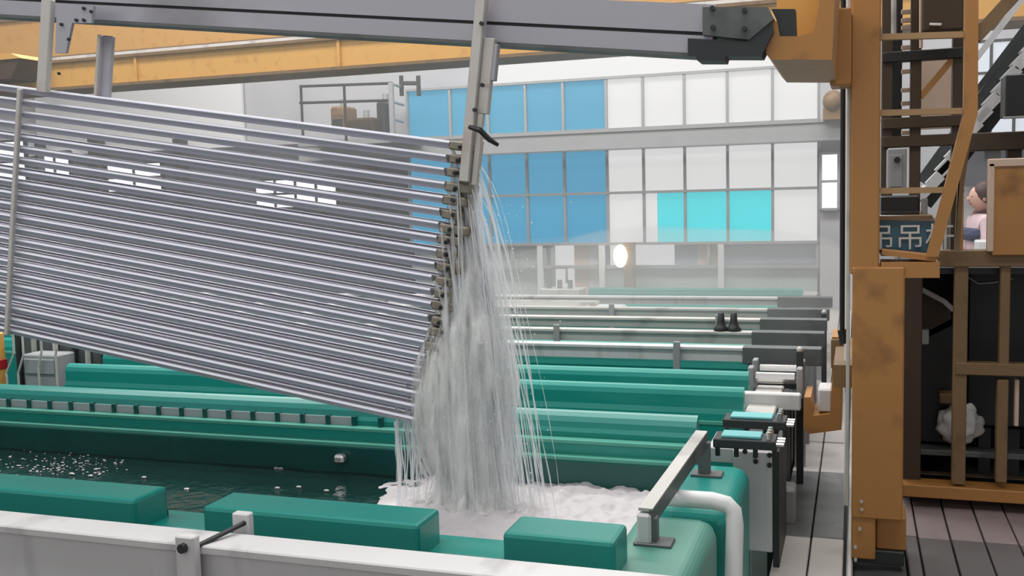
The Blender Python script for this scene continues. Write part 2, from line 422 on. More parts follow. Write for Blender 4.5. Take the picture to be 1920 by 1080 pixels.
# ---------------------------------------------------------------- overhead crane girders
def girder(y, z0, z1, x0, x1, name, label, wdt=.4):
    t_ = thing(name, label, 'crane girder', (x0, y, z0))
    bm = B(); box(bm, x0, x1, y, y + wdt, z0 + .03, z1 - .03); obj('web', bm, 'yellow', t_)
    bm = B(); box(bm, x0, x1, y - .05, y + wdt + .05, z0, z0 + .03); obj('flange', bm, 'ochre_d', t_)
    bm = B(); box(bm, x0, x1, y - .05, y + wdt + .05, z1 - .03, z1); obj('flange', bm, 'ochre_d', t_)
    return t_
g1 = girder(9.0, 2.87, 3.19, -16, 1.5, 'crane_girder', 'lower yellow overhead crane girder across the hall')
g2 = girder(10.2, 3.42, 3.95, -16, 1.5, 'crane_girder', 'upper yellow overhead crane girder behind the lower one')
bm = B(); box(bm, -16, 1.5, 9.12, 9.22, 3.19, 3.25); obj('crane_rail', bm, 'white_steel', g1)
for x in (-12, -9.6, -7.2, -4.8, -2.4):
    bm = B(); box(bm, x - .015, x + .015, 8.97, 9.0, 2.9, 3.16); obj('stiffener', bm, 'yellow', g1)
t_ = thing('hoist_trolley', 'brown hoist trolley with yellow cover on the girder at far left', 'hoist', at(10, 145, 8.6))
a, c = at(-60, 118, 8.6), at(40, 146, 8.6)
bm = B(); exty(bm, [(a.x, c.z), (c.x - .15, c.z), (c.x, a.z), (a.x, a.z)], 8.6, 8.95); obj('trolley_body', bm, 'brown', t_)
bm = B(); exty(bm, [(a.x, a.z), (c.x + .03, a.z), (c.x - .1, a.z + .06), (a.x, a.z + .07)], 8.58, 8.97); obj('trolley_cover', bm, 'yellow', t_)

# ================================================================ WALKWAY
wk = thing('walkway', 'plank walkway between the tanks and the yellow gantry', None, (0, 4, 0), kind='structure')
bm = B()
for x in (-.30, -.06, .30, .8, 1.3): box(bm, x - .03, x + .03, -3, 13.8, -.16, -.045)
for y in (-2, 0, 2, 4, 6, 8, 10, 12):
    for x in (-.29, .6): box(bm, x - .04, x + .04, y - .04, y + .04, -.6, -.1)
obj('joist', bm, 'dark', wk)
def plank(x0, x1, y0, y1, m, dz=0):
    bm = B(); box(bm, x0, x1, y0, y1, -.045 + dz, dz, .004); return obj('plank', bm, m, wk)
ys = [-3, -1, 1, 2.9, 4.72, 5.85, 6.55, 8.3, 10.2, 12.0, 13.8]
for i, (y0, y1) in enumerate(zip(ys, ys[1:])):
    for k, (x0, x1) in enumerate(((-.335, -.190), (-.183, -.045))):
        mm = 'plank_w' if y0 in (4.72,) else 'plank_l'
        plank(x0, x1, y0 + .006, y1 - .006, mm, random.uniform(-.003, .003))
xs = [.215, .275, .415, .555, .695, .835, .975, 1.115, 1.255, 1.395, 1.535]
for y0, y1, mm in ((-3, 1, 'plank_shade'), (1, 3.2, 'plank_shade'), (3.2, 4.83, 'plank_shade'), (4.84, 6.9, 'plank_r'), (6.91, 9, 'plank_r'), (9.01, 11.4, 'plank_l'), (11.41, 13.8, 'plank_l')):
    for x0, x1 in zip(xs, xs[1:]): plank(x0 + .004, x1 - .004, y0, y1, mm, random.uniform(-.003, .003))
# rail the gantry runs on
bm = B(); extx_poly = None
exty(bm, [(-.03, -.03), (-.005, -.03), (-.005, .015), (-.012, .03), (-.024, .03), (-.03, .015)], -3, 13.8)
rr = obj('gantry_rail', bm, 'white_old', base=(-.017, 0, -.03)); tag(rr, 'worn pale steel rail running along the walkway under the gantry', 'rail')
bm = B(); box(bm, .0, .21, -3, 13.8, -.1, -.03); obj('kerb', bm, 'concrete', wk)

# ================================================================ TANKS
XL, XR = -8.0, -.70
near = thing('rinse_tank', 'nearest green plastic rinse tank with white foam at its right end', 'tank', (-3, 3.5, -.6))
# front wall (lower) with three raised hood blocks
bm = B(); extx(bm, [(2.80, -.6), (2.98, -.6), (2.98, .485), (2.965, .5), (2.815, .5), (2.80, .485)], XL, -.725); obj('front_wall', bm, 'green', near)
def hood_block(x0, x1):
    bm = B(); box(bm, x0, x1, 2.73, 2.905, .05, .61, .014, 2); o = obj('hood_block', bm, 'green', near)
    bm = B(); box(bm, x0 + .01, x1 - .01, 2.905, 2.915, .40, .52); obj('slot', bm, 'black', o)
hood_block(XL, -2.30); hood_block(-2.03, -1.255); hood_block(-.985, -.645)
# back wall: stepped lips, slotted rounded hood
sec = [(4.00, -.6), (4.00, .50), (4.045, .50), (4.045, .56), (4.10, .56), (4.10, .585), (4.112, .602), (4.122, .625), (4.138, .645), (4.16, .659), (4.178, .664), (4.192, .655), (4.20, .62), (4.20, -.6)]
bm = B(); extx(bm, sec, XL, -.62); bw = obj('slot_hood', bm, 'green', near)
bm = B(); box(bm, XL, -.63, 3.997, 4.044, .488, .503); box(bm, XL, -.63, 4.042, 4.098, .55, .563); obj('lip', bm, 'green_edge', near)
bm = B(); box(bm, XL, -2.2, 4.096, 4.104, .562, .60); obj('slot_band', bm, 'wall', near)
k = 0; x = XL
while x < -2.0:
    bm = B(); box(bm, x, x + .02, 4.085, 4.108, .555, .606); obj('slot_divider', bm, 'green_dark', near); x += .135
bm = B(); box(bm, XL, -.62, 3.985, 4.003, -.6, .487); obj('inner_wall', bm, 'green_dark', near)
bm = B(); box(bm, XL, XL + .1, 2.98, 4.0, -.6, .5); obj('end_wall', bm, 'green', near)
# right end: rounded end box
bm = B(); box(bm, -.72, -.435, 2.45, 3.37, -.5, .5, .06, 8); obj('end_box', bm, 'green_worn', near)
bm = B(); box(bm, -.67, -.395, 3.46, 4.06, -.5, .50, .06, 8); obj('end_box', bm, 'green', near)
bm = B(); box(bm, -2.22, -2.17, 3.94, 3.99, .42, .46, .01); obj('drain_fitting', bm, 'chrome', near)
# water
WZ = .372
bm = B(); nx, ny = 90, 14
for i in range(nx + 1):
    for j in range(ny + 1): bm.verts.new((XL + .1 + (-.71 - XL - .1) * i / nx, 2.98 + 1.005 * j / ny, WZ + .006 * noise.noise((i * .5, j * .6, 0))))
bm.verts.ensure_lookup_table()
for i in range(nx):
    for j in range(ny):
        a_ = i * (ny + 1) + j; bm.faces.new([bm.verts[q] for q in (a_, a_ + ny + 1, a_ + ny + 2, a_ + 1)])
wo = obj('tank_water', bm, 'water', base=(-3, 3.5, WZ), smooth=True); tag(wo, 'dark rippled water in the nearest green tank', 'water', kind='stuff')
# foam
bm = B(); nx, ny = 150, 84; x0, x1, y0, y1 = -2.05, -.70, 2.985, 3.995
gv = {}
for i in range(nx + 1):
    for j in range(ny + 1):
        x = x0 + (x1 - x0) * i / nx; y = y0 + (y1 - y0) * j / ny
        edge = (x + 1.93 + .10 * noise.noise((y * 6, 3, x * 2)) + max(0, (3.35 - y)) * -.9) * 5
        edge = max(-1, min(1, edge))
        h = .022 * noise.noise((x * 7, y * 7, 1)) + .014 * noise.noise((x * 20, y * 20, 5)) + .007 * noise.noise((x * 45, y * 45, 9))
        d = math.hypot((x + 1.42) / 1.3, (y - 3.52))
        h += .03 * math.exp(-(d / .25) ** 2)
        gv[i, j] = bm.verts.new((x, y, WZ - .012 + edge * .032 + h * (.4 + .6 * max(0, edge)) + .035 * math.exp(-(math.hypot(x + 1.40, (y - 3.55) * 1.1) / .20) ** 2)))
for i in range(nx):
    for j in range(ny): bm.faces.new((gv[i, j], gv[i + 1, j], gv[i + 1, j + 1], gv[i, j + 1]))
fo = obj('foam', bm, 'foam', base=(-1.3, 3.5, WZ), smooth=True); tag(fo, 'white churned foam where the falling water hits the tank', 'foam', kind='stuff')
# bubbles floating at left
bm = B()
for k in range(170):
    px = random.gauss(110, 60); py = 872 + random.gauss(0, 11) - (px - 110) * .02
    p = onz(px, py, WZ + .004)
    if p.y > 3.97 or p.y < 3.0: continue
    r = random.uniform(.002, .007)
    bmesh.ops.create_icosphere(bm, subdivisions=1, radius=r, matrix=Matrix.Translation(p) @ Matrix.Diagonal((1.4, 1, .6, 1)))
for px, py in ((595, 845), (180, 880), (170, 892), (134, 888), (183, 909), (350, 917), (270, 895), (590, 843), (520, 915), (560, 913), (612, 920)):
    p = onz(px, py, WZ + .004); p.y = min(p.y, 3.96)
    bmesh.ops.create_icosphere(bm, subdivisions=1, radius=.010, matrix=Matrix.Translation(p) @ Matrix.Diagonal((1.5, 1, .6, 1)))
bo = obj('bubbles', bm, 'foam', base=(-3.3, 3.6, WZ)); tag(bo, 'scattered white bubbles drifting on the dark water at left', 'bubbles', kind='stuff')

# tank rows behind
def hood_sec(y, z=.66, d=.075, foot=.0):
    return [(y - .02, -.6), (y - .02, .50), (y, .50), (y, .535), (y + .012, .56), (y + .012, z - .04), (y + .02, z - .018), (y + .036, z - .004), (y + .055, z), (y + d - .02, z), (y + d - .01, z - .01), (y + d, z - .03), (y + d, -.6)]
rowY = [4.80, 5.235, 6.06, 6.62, 7.20, 7.84, 8.86, 9.6, 10.4]
ordn = ['second', 'third', 'fourth', 'fifth', 'sixth', 'seventh', 'eighth', 'ninth', 'tenth', 'eleventh']
for k, y in enumerate(rowY):
    tk = thing('treatment_tank', '%s green tank from the front, behind the %s' % (ordn[k], 'foaming rinse tank' if k == 0 else ordn[k - 1] + ' one'), 'tank', (-3, y, -.6), 'green treatment tanks in rows behind')
    zt_ = .66 if k < 2 else .60
    bm = B(); xl_ = (-4.5, -4.6)[k] if k < 2 else XL - k * .7 if k < 6 else -2.7
    extx(bm, hood_sec(y, zt_), xl_, -.50 if k != 1 else -.52); obj('slot_hood', bm, 'green', tk)
    bm = B(); box(bm, xl_, -.55, y - .024, y - .002, .488, .503); obj('lip', bm, 'green_edge', tk)
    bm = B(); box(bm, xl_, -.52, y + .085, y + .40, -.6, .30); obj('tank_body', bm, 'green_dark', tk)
    # grey steel end frame at the walkway side
    bm = B(); box(bm, -.47, -.36, y - .02, y + .05, -.6, .50, .006); box(bm, -.50, -.36, y - .02, y + .30, .50, .545, .006); obj('end_frame', bm, 'white_old', tk)
    bm = B(); box(bm, -.36, -.335, y + .02, y + .35, -.3, .52); obj('end_plate', bm, 'dark', tk)
# dark notches in the second hood's lower edge
# ---------------------------------------------------------------- white end frame by the first hood, saddles
ef = thing('end_frame', 'white steel end frame with bolt holes at the right end of the first hood', 'frame', (-.4, 4.3, -.6))
bm = B(); box(bm, -.60, -.328, 4.30, 4.60, .435, .50, .004); obj('top_rail', bm, 'white_steel', ef)
bm = B(); box(bm, -.492, -.328, 4.29, 4.33, .06, .495, .004); obj('upright', bm, 'white_steel', ef)
bm = B(); box(bm, -.326, -.30, 4.29, 4.75, -.4, .50); obj('side_plate', bm, 'dark', ef)
for px, py in ((1417, 852), (1417, 865), (1443, 853), (1443, 872), (1397, 846)):
    p = at(px, py, 4.287); bm = B(); tube(bm, [p, p + Vector((0, -.008, 0))], .011, 8); obj('bolt', bm, 'dark', ef)
def saddle(x0, x1, y0, y1, z, label):
    t_ = thing('contact_saddle', label, 'contact block', ((x0 + x1) / 2, (y0 + y1) / 2, z - .14), 'electrical contact saddles at the tank ends')
    bm = B(); box(bm, x0, x1, y0, y1, z - .05, z - .012, .004); obj('block', bm, 'dark', t_)
    bm = B(); box(bm, x0 + .03, x1 - .06, y0 + .02, y1 - .02, z - .012, z, .003); obj('cover', bm, 'cyan', t_)
    for q in range(4):
        xx = x0 + .01 + (x1 - x0 - .02) * q / 3
        bm = B(); tube(bm, [(xx, (y0 + y1) / 2, z - .10), (xx, (y0 + y1) / 2, z - .05)], .010, 6); obj('leg', bm, 'dark', t_)
    for q in range(3):
        yy = y0 + (y1 - y0) * (q + .5) / 3
        bm = B(); tube(bm, [(x1 - .03, yy, z - .03), (x1 - .03, yy, z + .02)], .010, 8); tube(bm, [(x1, yy, z - .03), (x1 + .03, yy, z - .03)], .008, 6); obj('stud', bm, 'chrome', t_)
saddle(-.55, -.30, 4.10, 4.24, .60, 'near contact saddle with a cyan top, closest to the white end frame')
saddle(-.55, -.28, 4.42, 4.56, .61, 'cyan topped contact saddle just behind the nearest one')
bm = B(); box(bm, -.60, -.25, 5.02, 5.08, .52, .60, .006)
cb = obj('cross_beam', bm, 'white_steel', base=(-.4, 5.05, .52)); tag(cb, 'short white cross beam behind the cyan topped saddles', 'beam')
for k in range(2):
    cc = thing('chrome_clamp', ['lower bright steel roller clamp behind the white cross beam', 'upper bright steel roller clamp beside a dark post'][k], 'clamp', (-.38, 5.45 + .25 * k, .52))
    y = 5.45 + .25 * k
    bm = B(); tube(bm, [(-.50, y, .60), (-.30, y, .60)], .03, 12); obj('roller', bm, 'chrome', cc, smooth=False)
    bm = B(); box(bm, -.29, -.26, y - .04, y + .04, .50, .66, .005); obj('cheek', bm, 'grey_paint', cc)
    bm = B(); box(bm, -.54, -.51, y - .04, y + .04, .50, .66, .005); obj('cheek', bm, 'grey_paint', cc)
    bm = B(); box(bm, -.52, -.28, y - .03, y + .03, .50, .53); obj('base_plate', bm, 'dark', cc)
# aisle-side posts and boxes further back
for k, (px, y, zt_, lab) in enumerate(((1500, 5.6, .72, 'dark post with a pale knob at the walkway edge behind the roller clamps'), (1545, 7.5, .70, 'far dark post at the walkway edge near the yellow hook'))):
    a = at(px, 700, y); t_ = thing('edge_post', lab, 'post', (a.x, y, -.6))
    bm = B(); box(bm, a.x - .018, a.x + .018, y - .02, y + .02, -.6, zt_); obj('post', bm, 'dark', t_)
    bm = B(); ball(bm, (a.x, y, zt_ + .012), .018); obj('knob', bm, 'white_old', t_, smooth=True)
for k, (y, lab) in enumerate(((5.0, 'dark cable trunking box along the walkway edge, nearest run'), (6.2, 'dark cable trunking box along the walkway edge, middle run'), (7.6, 'dark cable trunking box along the walkway edge, far run'))):
    t_ = thing('trunking_box', lab, 'trunking', (-.36, y, -.6), 'trunking along the walkway edge')
    bm = B(); box(bm, -.385, -.345, y - .3, y + .75, -.6, .42, .006); obj('trunk', bm, 'dark', t_)
    bm = B(); box(bm, -.392, -.34, y - .31, y + .76, .42, .44, .004); obj('lid', bm, 'gunmetal', t_)
bm = B(); box(bm, -.335, -.27, 4.9, 5.05, -.6, .16, .01); tag(obj('pump_box', bm, 'grey_paint', base=(-.3, 5, -.6)), 'small pale box standing beside the walkway planks', 'box')

# angle bar bridging the two end boxes
ab = thing('rest_bar', 'grey angle bar on two feet bridging the foaming end of the tank', 'bar', (-.58, 3.4, .5))
bm = B(); beam(bm, (-.600, 3.04, .585), (-.548, 3.90, .635), .012, .055, (0, 0, 1)); obj('bar', bm, 'gunmetal', ab)
bm = B(); beam(bm, (-.618, 3.04, .612), (-.566, 3.90, .662), .045, .010, (0, 0, 1)); obj('flange', bm, 'white_old', ab)
for x, y, z in ((-.605, 3.06, .585), (-.552, 3.87, .63)):
    bm = B(); box(bm, x - .022, x + .022, y - .02, y + .02, .505, z); o = obj('foot', bm, 'gunmetal', ab)
    bm = B(); box(bm, x - .05, x + .07, y - .04, y + .04, .498, .51, .003); obj('foot_plate', bm, 'gunmetal', o)
bm = B(); box(bm, -.645, -.60, 3.03, 3.075, .50, .60, .008); obj('end_cap', bm, 'white_steel', ab)
# white drain pipe
pts = [(-.66, 3.40, .545), (-.46, 3.40, .545), (-.41, 3.40, .535), (-.39, 3.40, .515), (-.383, 3.39, .47), (-.385, 3.36, .30), (-.40, 3.25, .05), (-.42, 3.1, -.3)]
bm = B(); tube(bm, pts, .030, 12); dp = obj('drain_pipe', bm, 'pvc', base=(-.4, 3.3, -.3), smooth=True); tag(dp, 'white plastic pipe curling over the right end of the foaming tank', 'pipe')

# ================================================================ NEAR FLIGHT BAR (bottom left)
nb = thing('flight_bar', 'pale flight bar in the bottom left foreground with two bolted posts', 'beam', (-2, 2.33, .4))
bm = B(); box(bm, -6, -.2, 2.28, 2.40, .635, .66, .004); obj('flange', bm, 'white_steel', nb)
bm = B(); box(bm, -6, -.2, 2.30, 2.38, .42, .635); obj('web', bm, 'white_steel', nb)
bm = B(); box(bm, -6, -.2, 2.28, 2.40, .40, .42, .004); obj('flange', bm, 'white_steel', nb)
def postc(x0, x1, y0, y1, z0, z1):
    bm = B(); box(bm, x0, x1, y0, y1, z0, z1, .004); return obj('post', bm, 'white_steel', nb)
postc(-1.765, -1.705, 2.245, 2.278, .38, .695); postc(-1.70, -1.645, 2.42, 2.45, .38, .71)
bm = B(); tube(bm, [(-1.735, 2.232, .665), (-1.735, 2.246, .665)], .014, 8); obj('bolt', bm, 'dark', nb)
bm = B(); tube(bm, [(-1.715, 2.27, .66), (-1.655, 2.43, .685)], .008, 6); obj('bolt', bm, 'dark', nb)

# ================================================================ HANGING LOAD
TB = math.radians(9.0)
P0 = Vector((-1.42, 3.52, 1.793))
LM = Matrix.Translation(P0) @ Matrix.Rotation(TB, 4, 'Y')     # local: x along bars, z up across bars
def L(u, v, y=0): return LM @ Vector((u, y, v))
prof = [(-.036, -.016), (.055, -.016), (.055, .012), (.042, .012), (.042, .006), (-.036, .006), (-.038, .014), (-.052, .013), (-.058, .006), (-.056, .001), (-.048, -.001), (-.040, -.008)]
LEN = 6.6
pm = B(); extx(pm, prof, -LEN, 0); bmesh.ops.recalc_face_normals(pm, faces=pm.faces)
pme = bpy.data.meshes.new('profile'); pm.to_mesh(pme); pm.free(); pme.materials.append(M['alu'])
words_ = ['topmost', 'second', 'third', 'fourth', 'fifth', 'sixth', 'seventh', 'eighth', 'ninth', 'tenth', 'eleventh', 'twelfth', 'thirteenth', 'fourteenth', 'fifteenth', 'sixteenth', 'seventeenth', 'eighteenth', 'nineteenth', 'twentieth', 'twenty-first', 'lowest']
first = bpy.data.objects.new('aluminium_profile', pme)
for i in range(22):
    o = first if i == 0 else first.copy()
    COL.objects.link(o)
    o.location = L(random.uniform(-.006, .006), -i * .0502)
    o.rotation_euler = (random.uniform(-.03, .03), TB + random.uniform(-.0007, .0007), 0)
    wd = words_[i]
    tag(o, '%s long aluminium profile%s in the tilted hanging load' % (wd, '' if wd in ('topmost', 'lowest') else ' from the top'), 'profile', 'aluminium profiles in the hanging load')

# upper flight bar
BT = math.radians(7.1)
BO = Vector((-.569, 3.56, 2.065))
BM = Matrix.Translation(BO) @ Matrix.Rotation(BT, 4, 'Y')
fb = thing('flight_bar', 'tilted grey aluminium flight bar across the top carrying the hanging load', 'beam', BO)
bm = B(); box(bm, -7, .10, -.04, .06, .008, .068, 0, 1, BM); obj('lower_channel', bm, 'bar_alu', fb)
bm = B(); box(bm, -7, .10, -.045, .06, -.004, .008, 0, 1, BM); obj('bottom_flange', bm, 'gunmetal', fb)
bm = B(); box(bm, -7, .10, -.03, .055, .068, .080, 0, 1, BM); obj('groove', bm, 'dark', fb)
bm = B(); box(bm, -7, .10, -.042, .06, .080, .172, 0, 1, BM); obj('upper_channel', bm, 'bar_alu', fb)
bm = B(); box(bm, -1.92, -1.5, -.05, -.04, .10, .16, .002, 1, BM)
# end bracket
def bxz(pts, y0, y1, m, name, parent):
    bm = B(); exty(bm, pts, y0, y1); return obj(name, bm, m, parent)
A3 = lambda px, py, y=3.5: (at(px, py, y).x, at(px, py, y).z)
br = obj('end_bracket', exty(B(), [A3(1318, 14), A3(1440, 14), A3(1452, 36), A3(1405, 75), A3(1318, 66)], 3.49, 3.60), 'gunmetal', fb)
bxz([A3(1290, 72), A3(1400, 78), A3(1446, 36), A3(1450, 60), A3(1428, 106), A3(1360, 106), A3(1358, 114), A3(1308, 114), A3(1304, 105), A3(1290, 104)], 3.495, 3.61, 'dark', 'hook_plate', fb)
for px, py in ((1336, 16), (1396, 20), (1337, 52), (1396, 54)):
    p = at(px, py, 3.488); bm = B(); tube(bm, [p, p + Vector((0, -.012, 0))], .009, 6); obj('bolt', bm, 'dark', fb)
bxz([A3(1445, 14), A3(1490, 14), A3(1492, 66), A3(1460, 66), A3(1455, 36)], 3.53, 3.60, 'dark', 'end_pin', fb)

# left pair of hangers and the thin clamp rod
hl = thing('hanger', 'left front hanger post with a gusset plate above the load', 'hanger', L(-1.84, .05, -.07))
bm = B(); box(bm, -1.868, -1.815, -.09, -.06, .0, .385, .004, 1, LM); obj('post', bm, 'hang_alu', hl)
bm = B(); exty(bm, [A3(112, 8, 3.44), A3(180, 12, 3.44), A3(176, 44, 3.44), A3(140, 44, 3.44), A3(128, 100, 3.44), A3(108, 100, 3.44)], 3.425, 3.44); g = obj('gusset_plate', bm, 'bar_alu', hl)
for px, py in ((158, 16), (172, 22), (144, 38), (158, 38), (130, 74), (116, 46), (112, 138)):
    p = at(px, py, 3.424); bm = B(); tube(bm, [p, p + Vector((0, -.008, 0))], .007, 6); obj('bolt', bm, 'dark', hl)
bm = B(); box(bm, -1.985, -1.965, -.075, -.055, -1.07, .005, .003, 1, LM); obj('clamp_rod', bm, 'hang_alu', hl)
h2 = thing('hanger', 'left rear hanger post under the flight bar', 'hanger', L(-1.63, .05, .05))
bm = B(); box(bm, -1.655, -1.605, .04, .06, .0, .27, .003, 1, LM); obj('post', bm, 'bar_alu', h2)
bm = B(); box(bm, -1.668, -1.652, .02, .06, .0, .27, .003, 1, LM); obj('edge_flange', bm, 'hang_alu', h2)

# right hanger with clamps at the bar ends
hr = thing('hanger', 'right hanger post with a column of stained clamps on the bar ends', 'hanger', L(.05, 0))
HT = math.radians(7.6)
HM = Matrix.Translation(at(897, 160, 3.47)) @ Matrix.Rotation(HT, 4, 'Y')
bm = B(); box(bm, -.035, .003, -.02, .02, -.35, .32, .003, 1, HM); obj('post', bm, 'hang_alu', hr)
bm = B(); box(bm, .003, .045, .0, .03, -.10, .17, .003, 1, HM); obj('splice_plate', bm, 'hang_alu', hr)
bm = B(); box(bm, .045, .060, .0, .03, .02, .15, .003, 1, HM); obj('side_plate', bm, 'bar_alu', hr)
bm = B(); box(bm, .006, .030, .0, .02, -.36, -.10, .003, 1, HM); obj('rear_flat', bm, 'hang_alu', hr)
for u, v in ((.03, .215), (.055, -.0), (.035, -.09)):
    p = HM @ Vector((u - .03, -.02, v)); bm = B(); tube(bm, [p, p + Vector((0, -.012, 0))], .008, 6); obj('bolt', bm, 'dark', hr)
bm = B(); box(bm, .045, .080, -.01, .03, -1.08, .03, .004, 1, LM); obj('clamp_bar', bm, 'clamp', hr)
bm = B(); box(bm, .095, .110, .0, .03, -.80, .03, .003, 1, LM); obj('clamp_bar', bm, 'hang_alu', hr)
for i in range(22):
    j = random.uniform(-.008, .008); v = -i * .0502 + random.uniform(-.006, .006)
    bm = B(); box(bm, .004 + j, (.075 if i % 3 else .105) + random.uniform(0, .02), -.055, .04, v - .018, v + .016, .006, 1, LM)
    o = obj('clamp', bm, 'clamp', hr)
    p = LM @ Vector((.05 + j, -.058, v)); bm = B(); tube(bm, [p + Vector((0, .004, 0)), p + Vector((random.uniform(-.01, .01), -.014, random.uniform(-.008, .004)))], .008, 6); obj('clamp_bolt', bm, 'dark', o)
bm = B(); tube(bm, [at(880, 238, 3.42), at(900, 244, 3.41), at(918, 262, 3.42), at(934, 272, 3.44)], [.008, .011, .010, .007], 8)
rt = obj('rubber_tie', bm, 'black', base=at(895, 245, 3.43)); tag(rt, 'short black rubber tie knotted round the right hanger', 'tie')

# ================================================================ FALLING WATER
bm = B()
# dense core: a stack of wavy elongated sections
secs = []
for py, pl, pr in ((395, 866, 884), (450, 856, 898), (500, 844, 908), (560, 832, 920), (620, 820, 934), (680, 802, 944), (740, 788, 948), (800, 786, 946), (850, 800, 944), (900, 822, 946), (940, 812, 960)):
    a, c = at(pl, py, 3.55), at(pr, py, 3.55); secs.append((a.x, c.x, (a.z + c.z) / 2))
fine = []
for s0, s1 in zip(secs, secs[1:]):
    for q in range(6):
        f = q / 6; fine.append(tuple(s0[i] * (1 - f) + s1[i] * f for i in range(3)))
fine.append(secs[-1]); N = 40
wf_ = thing('falling_water', 'grey white water pouring from the right ends of the tilted profiles', 'water', (-1.4, 3.55, WZ), kind='stuff')
for sh, (sc_, mm) in enumerate(((.72, 'fall_core'), (.90, 'fall_core'), (1.02, 'fall_mist'), (1.10, 'fall_mist'), (1.2, 'fall_mist'))):
    rings = []; bm = B()
    for q, (x0, x1, z) in enumerate(fine):
        ring = []; cxm, hw = (x0 + x1) / 2, (x1 - x0) / 2 * sc_
        fl_ = 1 + .5 * max(0, (WZ + .10 - z) / .10) ** 2
        for k in range(N):
            a = 2 * math.pi * k / N
            wv = 1 + .16 * noise.noise((math.cos(a) * 3 + sh * 7, math.sin(a) * 3, z * 1.2)) + .13 * noise.noise((math.cos(a) * 8, math.sin(a) * 8 + sh * 5, z * 5)) + .07 * noise.noise((math.cos(a) * 20, math.sin(a) * 20 + sh * 5, z * 14))
            ring.append(bm.verts.new((cxm + hw * math.cos(a) * wv * fl_, 3.55 + min(.14, hw * .9) * math.sin(a) * wv * fl_, z)))
        rings.append(ring)
    for A, C in zip(rings, rings[1:]):
        for k in range(N): bm.faces.new((A[k], A[(k + 1) % N], C[(k + 1) % N], C[k]))
    o = obj('water_core', bm, mm, wf_, smooth=True); o['kind'] = 'stuff'
bm = B()
def strand(p, vx, vy, r, zend, wob):
    T = math.sqrt(max(.01, 2 * (p.z - zend) / 9.8)); pts = []; n = 12; ph = random.uniform(0, 9)
    for k in range(n + 1):
        t = T * k / n
        pts.append((p.x + vx * t + wob * math.sin(ph + k * .9) * k / n, p.y + vy * t + wob * math.cos(ph + k * .7) * k / n, p.z - 4.9 * t * t))
    rr = [r * (.5 + .5 * abs(math.sin(ph + k * 1.3))) * (1 - .35 * k / n) for k in range(n + 1)]
    tube(bm, pts, rr, 5)
for i in range(22):
    v = -i * .0502
    for q in range(9 if i < 11 else 4):
        p = L(random.uniform(.0, .07), v + random.uniform(-.02, .012), random.uniform(-.05, .06))
        if i > 13 and q > 2: continue
        s = random.random()
        strand(p, random.gauss(.17, .12), random.gauss(0, .12), random.uniform(.003, .010), WZ - .01, .006)
for q in range(60):       # outer curtain thrown to the right
    p = L(random.uniform(.05, .09), random.uniform(-.55, -.05), random.uniform(-.03, .05))
    strand(p, random.uniform(.28, .62), random.gauss(0, .08), random.uniform(.002, .0055), WZ - .01, .010)
for q in range(26):       # dribble on the left edge
    p = L(random.uniform(-.12, .0), random.uniform(-1.09, -1.0), random.uniform(-.05, .05))
    strand(p, random.uniform(-.1, .12), random.gauss(0, .05), random.uniform(.003, .007), WZ - .01, .006)
o = obj('water_strands', bm, 'fall', wf_, smooth=True); o['kind'] = 'stuff'
bm = B()
for q in range(420):
    px = random.gauss(905, 55); py = random.uniform(360, 915)
    p = at(px, py, 3.55 + random.gauss(0, .08)); 
    if p.x < L(.03, 0).x - (1.75 - p.z) * .2 or p.z < WZ: continue
    bmesh.ops.create_icosphere(bm, subdivisions=1, radius=random.uniform(.0015, .004), matrix=Matrix.Translation(p))
o = obj('water_drops', bm, 'fall', wf_); o['kind'] = 'stuff'

# ================================================================ FLIGHT BARS PARKED FURTHER BACK
def far_bar(y, z0, z1, label, m='white_steel', xr=-.2, posts=()):
    t_ = thing('flight_bar', label, 'beam', (-3, y, z0 - .2), 'flight bars parked over the rear tanks')
    xl = -.62 * y - 2.2
    bm = B(); box(bm, xl, xr, y - .03, y + .06, z1 - .02, z1, .003); obj('flange', bm, m, t_)
    bm = B(); box(bm, xl, xr, y - .01, y + .04, z0, z1 - .02); obj('web', bm, m, t_)
    bm = B(); box(bm, xr - .42, xr + .02, y - .035, y + .065, z0 - .01, z1 + .005, .004); obj('end_shoe', bm, 'gunmetal', t_)
    for x in posts:
        bm = B(); box(bm, x - .02, x + .02, y - .05, y - .03, z0 - .14, z1 + .03, .003); obj('hanger_post', bm, 'grey_paint', t_)
    for x in (xr - .36, xr - .1):
        bm = B(); box(bm, x - .03, x + .03, y - .02, y + .05, -.6, z0, .003); obj('saddle', bm, 'grey_paint', t_)
    return t_
far_bar(5.95, .60, .685, 'first parked white flight bar behind the green hoods, with a grey bracket', posts=(-1.0, -2.2))
far_bar(6.50, .62, .70, 'second parked flight bar from the front, under the black bottles', 'white_old', posts=(-1.9,))
far_bar(7.08, .64, .71, 'third parked flight bar, pale with a small upright tab', 'white_old', posts=(-.9,))
far_bar(7.69, .64, .71, 'fourth parked flight bar back from the falling water', 'white_old', posts=(-1.8,))
far_bar(8.72, .62, .69, 'last parked flight bar, faint in the steam before the boards', 'white_steel')
for k, px in enumerate((1352, 1376)):
    p = at(px, 637, 6.52)
    bm = B(); lathe(bm, [(.045, 0), (.05, .012), (.034, .03), (.024, .06), (.02, .115), (.012, .12)], (p.x, p.y, .70)); 
    o = obj('insulator_bottle', bm, 'black', base=(p.x, p.y, .70), smooth=True)
    tag(o, ['left of two black bottle shaped insulators on a parked flight bar', 'right of two black bottle shaped insulators on a parked flight bar'][k], 'insulator', 'black insulators on the flight bar')
